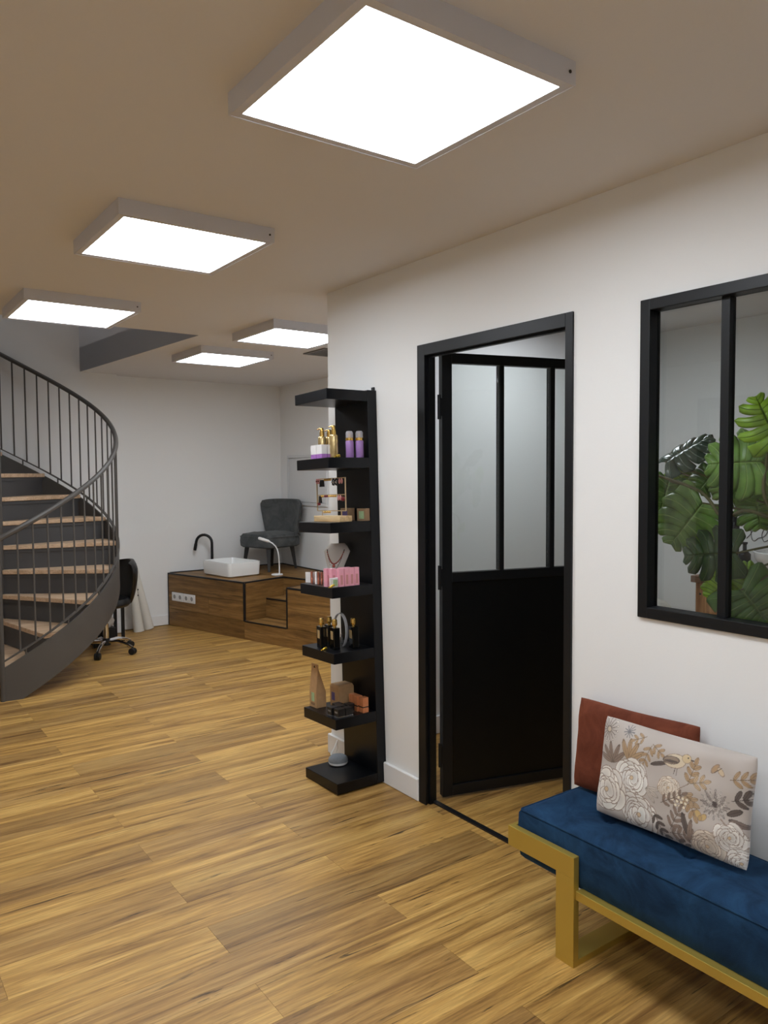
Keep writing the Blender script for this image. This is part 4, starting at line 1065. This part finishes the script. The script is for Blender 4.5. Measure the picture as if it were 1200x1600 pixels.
pk = [(-.262,.072,.0),(-.250,.044,.0),(-.222,.020,.0),(-.193,.020,.0),(-.164,.020,.0),(-.135,.022,.0),(-.190,.054,.0),(-.160,.054,.0)]
pl = ['pink cosmetic box at the outer end of its row, next to the tubes','pink cosmetic box right behind the clear pouch','pink cosmetic box third in the row, beside the clear pouch','pink cosmetic box in the middle of the row','pink cosmetic box second from the shelf column','pink cosmetic box nearest the shelf column','pink cosmetic box in the rear row, outer one','pink cosmetic box in the rear row, next to the column']
for (lx, ly, rz_), lb in zip(pk, pl):
    o = on_shelf('cosmetic_box', 's4', lx, ly, .06*math.sin(lx*90)); tag(o, lb, 'box', 'pink cosmetic boxes')
    MB().box(-.0135,.0135,-.0125,.0125,0,.086).build('carton', 'pink', o, bevel=.0008)
    MB().box(-.006,.006,-.0129,-.0125,.010,.055).build('print', 'earr_pink', o)
o = on_shelf('cosmetic_pouch', 's4', -.262, .016); tag(o, 'small green and white sachet leaning before the pink boxes', 'sachet')
MB().box(-.022,.022,-.004,.004,0,.045).build('sachet', 'white_card', o, bevel=.002); MB().box(-.006,.018,-.0048,-.004,.006,.036).build('print', 'green_card', o)
clip('s4', -.272, .030-.018, 'gold hair clip lying below the pink boxes')
# --- shelf 5
for (lx, ly, lb) in ((-.243,.172,'black perfume bottle with gold cap, outermost of the cluster of three'),(-.215,.095,'black perfume bottle with gold cap, inner front one of the cluster of three'),(-.190,.185,'black perfume bottle with gold cap, standing behind the other two'),(-.130,.060,'black perfume bottle with gold cap, standing alone by the column')):
    o = on_shelf('perfume_bottle', 's5', lx, ly, -.15); tag(o, lb, 'bottle', 'black perfume bottles')
    MB().box(-.016,.016,-.026,.026,0,.105).build('body', 'perfume', o, bevel=.002)
    MB().box(-.0166,-.016,-.014,.014,.048,.088).build('front_label', 'perfume_label', o)
    MB().lathe([(.008,.105),(.008,.112),(.012,.114),(.0135,.122),(.013,.140),(.010,.145)], 10).build('cap', 'gold', o)
o = on_shelf('headband', 's5', -.158, .135, .5); tag(o, 'silver satin headband arching over the perfume bottles', 'headband')
arc = [(.036*math.cos(a), .072+.084*math.sin(a)) for a in [PI*(-.35+1.7*q/28) for q in range(29)]]
zmin = min(z for _, z in arc); hb = MB(); vs = []; fs = []
for q, (y, z) in enumerate(arc):
    n_y, n_z = y/.036*.002, (z-.072)/.084*.002
    for xx, kk in ((-.011,-1),(.011,-1),(.011,1),(-.011,1)): vs.append((xx, y+kk*n_y, z-zmin+.004+kk*n_z))
fs = [(i*4+k, i*4+(k+1)%4, (i+1)*4+(k+1)%4, (i+1)*4+k) for i in range(28) for k in range(4)] + [(3,2,1,0), (112,113,114,115)]
hb.add(vs, fs).build('band', 'satin', o, smooth=True)
o = on_shelf('small_vial', 's5', -.120, .185); tag(o, 'tiny silver vial between the perfume bottles', 'vial')
MB().lathe([(.008,0),(.008,.035),(.004,.038)], 10).build('body', 'silver', o, smooth=True); MB().lathe([(.005,.038),(.005,.050)], 10).build('cap', 'silver', o, smooth=True)
clip('s5', -.266, .108, 'gold hair clip lying before the perfume bottles')
# --- shelf 6
o = on_shelf('kraft_pouch', 's6', -.222, .262, 0.0); tag(o, 'tall gabled kraft carton with a small window and punched top', 'box')
hw, hd2 = .033, .028
MB().hexa([(-hd2,-hw,0),(hd2,-hw,0),(hd2,hw,0),(-hd2,hw,0)], [(-hd2,-hw,.075),(hd2,-hw,.075),(hd2,hw,.075),(-hd2,hw,.075)]).build('lower_body', 'kraft', o, bevel=.0008)
MB().hexa([(-hd2,-hw,.075),(hd2,-hw,.075),(hd2,hw,.075),(-hd2,hw,.075)], [(-.014,-.030,.19),(-.009,-.030,.19),(-.009,.030,.19),(-.014,.030,.19)]).build('gable', 'kraft', o)
MB().box(-.014,-.009,-.030,.030,.19,.214).build('top_flap', 'kraft', o)
MB().add([(-.0150,-.008,.196),(-.0150,.008,.196),(-.0150,.0,.208),(-.014,-.008,.196),(-.014,.008,.196),(-.014,0,.208)], [(0,1,2),(3,5,4),(0,3,4,1),(1,4,5,2),(2,5,3,0)]).build('emblem', 'ink', o)
MB().box(-hd2-.0008,-hd2,-.014,.014,.030,.074).build('window', 'green_card', o)
for z in (.014, .020): MB().box(-hd2-.0006,-hd2,-.018,.018,z,z+.002).build('print_line', 'ink', o)
o = on_shelf('kraft_cube', 's6', -.118, .200, .0); tag(o, 'square brown kraft gift box with a small dark window', 'box')
MB().box(-.044,.044,-.042,.042,0,.098).build('carton', 'kraft', o, bevel=.001)
MB().hexa([(-.044,-.042,.098),(.044,-.042,.098),(.044,.042,.098),(-.044,.042,.098)], [(-.040,-.034,.110),(.040,-.034,.110),(.040,.034,.110),(-.040,.034,.110)]).build('lid', 'kraft', o)
MB().box(-.0448,-.044,-.002,.026,.030,.070).build('window', 'violet_card', o)
bk = [(-.248,.080,'black mini box at the outer front of the group before the kraft cube'),(-.240,.032,'black mini box at the inner front corner of the group, by the shelf edge'),(-.198,.030,'black mini box of the group next to the copper boxes, front row'),(-.206,.080,'black mini box in the middle of the group before the kraft cube'),(-.196,.120,'black mini box touching the kraft cube, rear row'),(-.156,.080,'black mini box in the rear row, next to the copper boxes')]
for lx, ly, lb in bk:
    o = on_shelf('mini_box', 's6', lx, ly); tag(o, lb, 'box', 'black mini boxes')
    MB().box(-.0195,.0195,-.0195,.0195,0,.006).build('base_band', 'silver', o); MB().box(-.0195,.0195,-.0195,.0195,.006,.040).build('carton', 'black_card', o, bevel=.0008)
    MB().box(-.0200,-.0195,-.012,.012,.020,.028).build('print', 'wire', o)
for lx, ly, hz, lb in ((-.105,.026,.072,'copper orange carton with a black band at the shelf edge'),(-.112,.066,.074,'copper orange carton in the middle of its row of three'),(-.112,.104,.074,'copper orange carton at the back of its row, by the kraft cube')):
    o = on_shelf('copper_carton', 's6', lx, ly); tag(o, lb, 'box', 'copper orange cartons')
    MB().box(-.016,.016,-.017,.017,0,.024).build('lower_body', 'orange', o); MB().box(-.0162,.0162,-.0172,.0172,.024,.029).build('band', 'black_card', o); MB().box(-.016,.016,-.017,.017,.029,hz).build('upper_body', 'orange', o, bevel=.0008)
# --- base: speaker
o = on_shelf('smart_speaker', 'b', -.130, .235); tag(o, 'grey fabric puck speaker on the bottom shelf', 'speaker')
MB().lathe([(.030,0),(.046,.004),(.049,.012),(.0485,.015)], 28).build('base', 'white_plastic', o, smooth=True)
MB().lathe([(.0485,.015),(.050,.020),(.047,.033),(.036,.042),(.018,.0455),(.002,.046)], 28).build('fabric_top', 'knit', o, smooth=True)
cord = MB().tube([(2.055,3.345,.066),(2.075,3.36,.075),(2.10,3.375,.09),(2.13,3.40,.11),(2.146,3.42,.06),(2.140,3.45,.004),(2.150,3.50,.004)], .003, 6).build('power_cord', 'white_plastic', None, smooth=True)
tag(cord, 'thin white power cord hanging behind the puck speaker', 'cord')

# ================================================================== treatment room
cab = empty('washstand', (4.12, 2.0, 0)); tag(cab, 'warm pine washstand cabinet behind the window', 'cabinet')
CY0, CY1 = -.9, .585
MB().box(.0, .52, CY0, CY1, 0, .865).build('carcass', 'cab_wood', cab)
MB().box(-.018, .0, CY1-.30, CY1, 0.0, .865).build('end_board', 'cab_wood', cab, bevel=.002)
for y0 in (-.88, -.28): MB().box(-.018, -.0, y0, y0+.58, .05, .85).build('door', 'cab_wood', cab, bevel=.002)
for y, z in ((CY1-.03,.80),(CY1-.03,.55)):
    p = MB().lathe([(.006,0),(.006,.002)], 10); p.xf(Matrix.Rotation(-PI/2, 4, 'Y')); p.build('screw_cap', 'screw', cab, loc=(-.018, y, z))
p = MB().lathe([(.032,0),(.032,.002)], 20); p.xf(Matrix.Rotation(-PI/2, 4, 'Y')); p.build('cable_cap', 'top_wood', cab, loc=(-.018, CY1-.23, .53))
wt = MB().box(4.08, XT-.002, 1.07, 2.605, .866, .905).build('worktop', 'top_wood', None, bevel=.003); tag(wt, 'dark oak worktop lying on the pine washstand', 'worktop')
bo = empty('vessel_bowl', (4.33, 2.15, .9055)); tag(bo, 'round white vessel bowl on the oak worktop', 'basin')
MB().lathe([(.055,0),(.09,.012),(.15,.06),(.185,.12),(.192,.155),(.186,.157),(.178,.12),(.14,.06),(.06,.022),(.005,.02)], 36).build('bowl', 'porcelain', bo, smooth=True)
MB().lathe([(.02,.02),(.02,.024),(.01,.025)], 14).build('drain', 'chrome', bo, smooth=True)
dp_ = empty('soap_dispenser', (4.27, 2.385, .9055)); tag(dp_, 'black soap dispenser beside the white bowl', 'dispenser')
MB().lathe([(.032,0),(.034,.004),(.034,.13),(.02,.145),(.014,.15)], 20).build('body', 'black_panel', dp_, smooth=True)
MB().lathe([(.011,.15),(.011,.185),(.016,.19),(.016,.20)], 14).build('pump', 'black_metal', dp_, smooth=True)
MB().tube([(0,0,.195),(-.03,0,.196),(-.05,0,.188)], .005, 8).build('spout', 'black_metal', dp_, smooth=True)
d2 = empty('tall_bottle', (4.46, 2.555, .9055)); tag(d2, 'tall slim black bottle standing by the wall of the treatment room', 'bottle')
MB().lathe([(.024,0),(.026,.004),(.026,.28),(.014,.30)], 18).build('body', 'black_panel', d2, smooth=True); MB().lathe([(.013,.30),(.013,.355)], 14).build('cap', 'black_metal', d2, smooth=True)
ws = empty('wood_slice', (4.16, 2.44, .9055)); tag(ws, 'round wood slice coaster on the oak worktop', 'coaster')
MB().lathe([(.058,0),(.062,.004),(.062,.020),(.058,.024)], 20).build('bark', 'top_wood', ws, smooth=True); MB().lathe([(.054,.024),(.054,.0255)], 20).build('face', 'cab_wood', ws)
# towel on a low stand
rgs = []
for r, z in ((.10,0),(.12,.02),(.115,.05),(.08,.085),(.03,.10)):
    rgs.append([(r*(1+.2*math.sin(2*a+z*30)+.08*math.sin(5*a))*math.cos(a), r*.8*(1+.1*math.cos(3*a+z*50))*math.sin(a), z) for a in [2*PI*k/28 for k in range(28)]])
stt = empty('towel_stool', (4.25, 2.97, 0)); tag(stt, 'small white stool carrying a towel beside the washstand', 'stool')
MB().lathe([(.15,.57),(.16,.575),(.16,.595),(.15,.60)], 24).build('seat', 'white_plastic', stt, smooth=True)
for k in range(4):
    a = PI/4+k*PI/2; MB().tube([(.13*math.cos(a),.13*math.sin(a),0),(.10*math.cos(a),.10*math.sin(a),.575)], .013, 8).build('leg', 'white_plastic', stt)
tw = loft(rgs, 'towel', 'paper', None); tw.location = (4.25, 2.97, .6005); tag(tw, 'crumpled white towel on the small stool', 'towel')
# cursive lettering on the wall ("...les")
wl = empty('wall_lettering', (XT-.002, 2.585, 1.08)); tag(wl, 'thin black cursive lettering ending in les on the treatment room wall', 'lettering')
def script_curve(name, pts, ox):
    P_ = []
    for i in range(len(pts)-1):
        p0 = pts[max(i-1,0)]; p1 = pts[i]; p2 = pts[i+1]; p3 = pts[min(i+2,len(pts)-1)]
        for q in range(6):
            t = q/6
            P_.append(tuple(.5*((2*p1[k])+(-p0[k]+p2[k])*t+(2*p0[k]-5*p1[k]+4*p2[k]-p3[k])*t*t+(-p0[k]+3*p1[k]-3*p2[k]+p3[k])*t**3) for k in (0,1)))
    P_.append(pts[-1]); P_ = [(x*1.25, z*1.25) for x, z in P_]; ox *= 1.25
    return MB().tube([(-.0005, -(ox+x), z) for x, z in P_], .0022, 5).build(name, 'ink', wl)
script_curve('letter_l', [(0,.01),(.03,.05),(.05,.13),(.035,.15),(.022,.10),(.025,.02),(.04,.0),(.06,.015)], 0)
script_curve('letter_e', [(0,.015),(.03,.025),(.045,.05),(.03,.06),(.018,.03),(.03,.0),(.055,.012)], .06)
script_curve('letter_s', [(0,.012),(.03,.05),(.034,.062),(.030,.045),(.045,.02),(.035,-.002),(.015,.004),(.04,.004),(.075,.02)], .115)
script_curve('letter_stroke', [(0,.12),(.03,.15),(.05,.14),(.045,.10),(.06,.13),(.08,.12)], -.02)

# monstera ------------------------------------------------------------
PXR = 2.47
pot = empty('planter', (2.56, 1.02, 0)); tag(pot, 'tall grey planter holding the monstera behind the partition', 'planter')
MB().lathe([(.10,0),(.11,.01),(.15,.60),(.15,.62),(.138,.62),(.136,.57)], 28).build('pot', 'pot', pot, smooth=True)
MB().lathe([(.135,.56),(.135,.575)], 24).build('soil', 'soil', pot)
mo = empty('monstera', (2.56, 1.02, .58)); tag(mo, 'large leaved monstera plant behind the window glass', 'plant')
MO = Vector((2.56, 1.02, .58))
def smooth_path(pts, n=6):
    out = []
    for i in range(len(pts)-1):
        p0, p1, p2, p3 = [Vector(pts[k]) for k in (max(i-1,0), i, i+1, min(i+2, len(pts)-1))]
        for q in range(n):
            t = q/n; out.append(.5*((2*p1)+(-p0+p2)*t+(2*p0-5*p1+4*p2-p3)*t*t+(-p0+3*p1-3*p2+p3)*t**3))
    out.append(Vector(pts[-1])); return out
def leaf_mesh(L, Wd, nl=5, gap=.30, cup=.25, droop=.3, seed=0, start=.42):
    """monstera blade: midrib along +Y from the sinus, lobes either side, normal +Z"""
    r = random.Random(seed); vs, fs, uv = [], [], []
    nu, nv = 5, 8
    def wfun(s): return Wd*(math.sin(PI*min(1, (s*.86+.14)**.80))**.75) if s < 1 else 0
    for side in (-1, 1):
        for k in range(nl):
            s0, s1 = k/nl, (k+1)/nl
            base = len(vs); g = gap*r.uniform(.7, 1.25)*(0.35 if k == 0 else 1); st0 = start*r.uniform(.85, 1.3)
            for j in range(nv+1):
                t = j/nv
                for i in range(nu+1):
                    a = i/nu
                    sh_ = g*max(0, (t-st0)/(1-st0))**.7*.5 if t > st0 else 0
                    rd = .5*(1-math.sqrt(max(0, 1-max(0, (t-.78)/.22)**2)))*.75
                    q = min(.5, sh_+rd)
                    aa = q + (1-2*q)*a
                    s = s0 + (s1-s0)*aa
                    wv = wfun(s)
                    ang_ = math.radians(-42 + 96*s + 22*t*t*(s > .15))       # lobes swing from backwards to forwards
                    x = t*wv*math.cos(ang_*.75); y = s*L*.86 + t*wv*math.sin(ang_)*.80
                    z = -cup*x*x/Wd - droop*(y/L)**2*L*.4 + .012*math.sin(aa*PI)*t - .02*t*t
                    vs.append((side*x, y, z)); uv.append((aa if False else a, t))
            for j in range(nv):
                for i in range(nu):
                    p = base + j*(nu+1)+i; f = (p, p+1, p+nu+2, p+nu+1)
                    fs.append(f if side < 0 else tuple(reversed(f)))
    me = bpy.data.meshes.new('leaf'); me.from_pydata(vs, [], fs)
    ul = me.uv_layers.new(name='UVMap')
    for lp_ in me.loops: ul.data[lp_.index].uv = uv[lp_.vertex_index]
    me.polygons.foreach_set('use_smooth', [True]*len(me.polygons)); me.update(); return me
stems = []
def leaf(base, tip, width, m, facing=(-1, -.25, .25), seed=0, **kw):
    b_, t_ = Vector(base), Vector(tip); y = (t_-b_); L = y.length; y.normalize()
    z = Vector(facing); z = (z - y*z.dot(y)).normalized(); x = y.cross(z)
    o = bpy.data.objects.new('leaf', leaf_mesh(L, width, seed=seed, **kw)); COL.objects.link(o); o.data.materials.append(M[m])
    mm = Matrix.Identity(4)
    for i in range(3): mm[i][0] = x[i]; mm[i][1] = y[i]; mm[i][2] = z[i]; mm[i][3] = b_[i]-MO[i]
    o.parent = mo; o.matrix_local = mm
    sd = o.modifiers.new('solid', 'SOLIDIFY'); sd.thickness = .0016
    return o
LV = [ # base, tip, half width, material, shape
    ((2.560, 1.744, 1.550), (2.636, 1.588, 1.674), 0.095, 'leaf_gloss', dict(seed=1, gap=0.1, start=0.55, facing=(-0.62, -0.12, 0.78))),
    ((2.440, 1.311, 1.544), (2.358, 1.481, 1.542), 0.125, 'leaf', dict(seed=2, gap=0.16, start=0.6)),
    ((2.360, 1.222, 1.605), (2.329, 1.284, 1.772), 0.095, 'leaf_lime', dict(seed=3, gap=0.4, start=0.35)),
    ((2.440, 1.515, 1.406), (2.387, 1.627, 1.232), 0.125, 'leaf', dict(seed=4, gap=0.14, start=0.6)),
    ((2.360, 1.347, 1.252), (2.290, 1.522, 1.234), 0.100, 'leaf_dark', dict(seed=5, gap=0.22, start=0.4)),
    ((2.520, 1.441, 1.150), (2.474, 1.536, 1.058), 0.075, 'leaf_lime', dict(seed=6, gap=0.08, start=0.7)),
    ((2.360, 1.328, 1.135), (2.408, 1.235, 1.007), 0.130, 'leaf_mid', dict(seed=7, gap=0.14, start=0.55)),
    ((2.520, 1.369, 1.416), (2.528, 1.354, 1.305), 0.080, 'leaf', dict(seed=8, gap=0.12, start=0.6)),
    ((2.600, 1.754, 1.478), (2.577, 1.803, 1.285), 0.085, 'leaf_mid', dict(seed=9, gap=0.15)),
    ((2.600, 1.581, 1.502), (2.578, 1.627, 1.432), 0.070, 'leaf_mid', dict(seed=10, gap=0.12)),
    ((2.560, 1.461, 1.488), (2.543, 1.496, 1.390), 0.085, 'leaf', dict(seed=11, gap=0.12)),
    ((2.540, 1.391, 1.541), (2.566, 1.341, 1.642), 0.075, 'leaf_mid', dict(seed=12, gap=0.2)),
    ((2.580, 1.373, 1.517), (2.586, 1.361, 1.397), 0.090, 'leaf', dict(seed=13, gap=0.2)),
    ((2.580, 1.410, 1.135), (2.556, 1.458, 1.181), 0.060, 'leaf_lime', dict(seed=14, gap=0.06)),
    ((2.620, 1.757, 1.519), (2.652, 1.690, 1.458), 0.050, 'leaf_lime', dict(seed=15, gap=0.06)),
]
hub = Vector((2.50, 1.16, 1.28))
for (bp_, tp_, wd, m, kw) in LV:
    b0 = Vector(bp_); kw.setdefault('facing', (-.85, -.5, .18)); leaf(b0, tp_, wd, m, **kw)
    mid = (b0+hub)/2 + Vector((.06, -.02, .02))
    pth = smooth_path([hub, mid, b0], 6)
    MB().tube([tuple(p-MO) for p in pth], [.006-.003*i/(len(pth)-1) for i in range(len(pth))], 7).build('petiole', 'stem', mo, smooth=True)
s1 = smooth_path([MO + Vector((0,0,-.004)), Vector((2.55,1.05,.85)), hub], 8)
MB().tube([tuple(p-MO) for p in s1], .011, 8).build('main_stem', 'stem', mo, smooth=True)
s2 = smooth_path([hub, (2.420, 1.319, 1.383), (2.400, 1.394, 1.368), (2.400, 1.430, 1.371), (2.420, 1.513, 1.446), (2.460, 1.718, 1.503)], 6)
MB().tube([tuple(p-MO) for p in s2], .0055, 8).build('branch', 'stem', mo, smooth=True)
s3 = smooth_path([hub, (2.430, 1.285, 1.411), (2.450, 1.300, 1.539), (2.420, 1.273, 1.607)], 6)
MB().tube([tuple(p-MO) for p in s3], .0055, 8).build('branch', 'stem', mo, smooth=True)
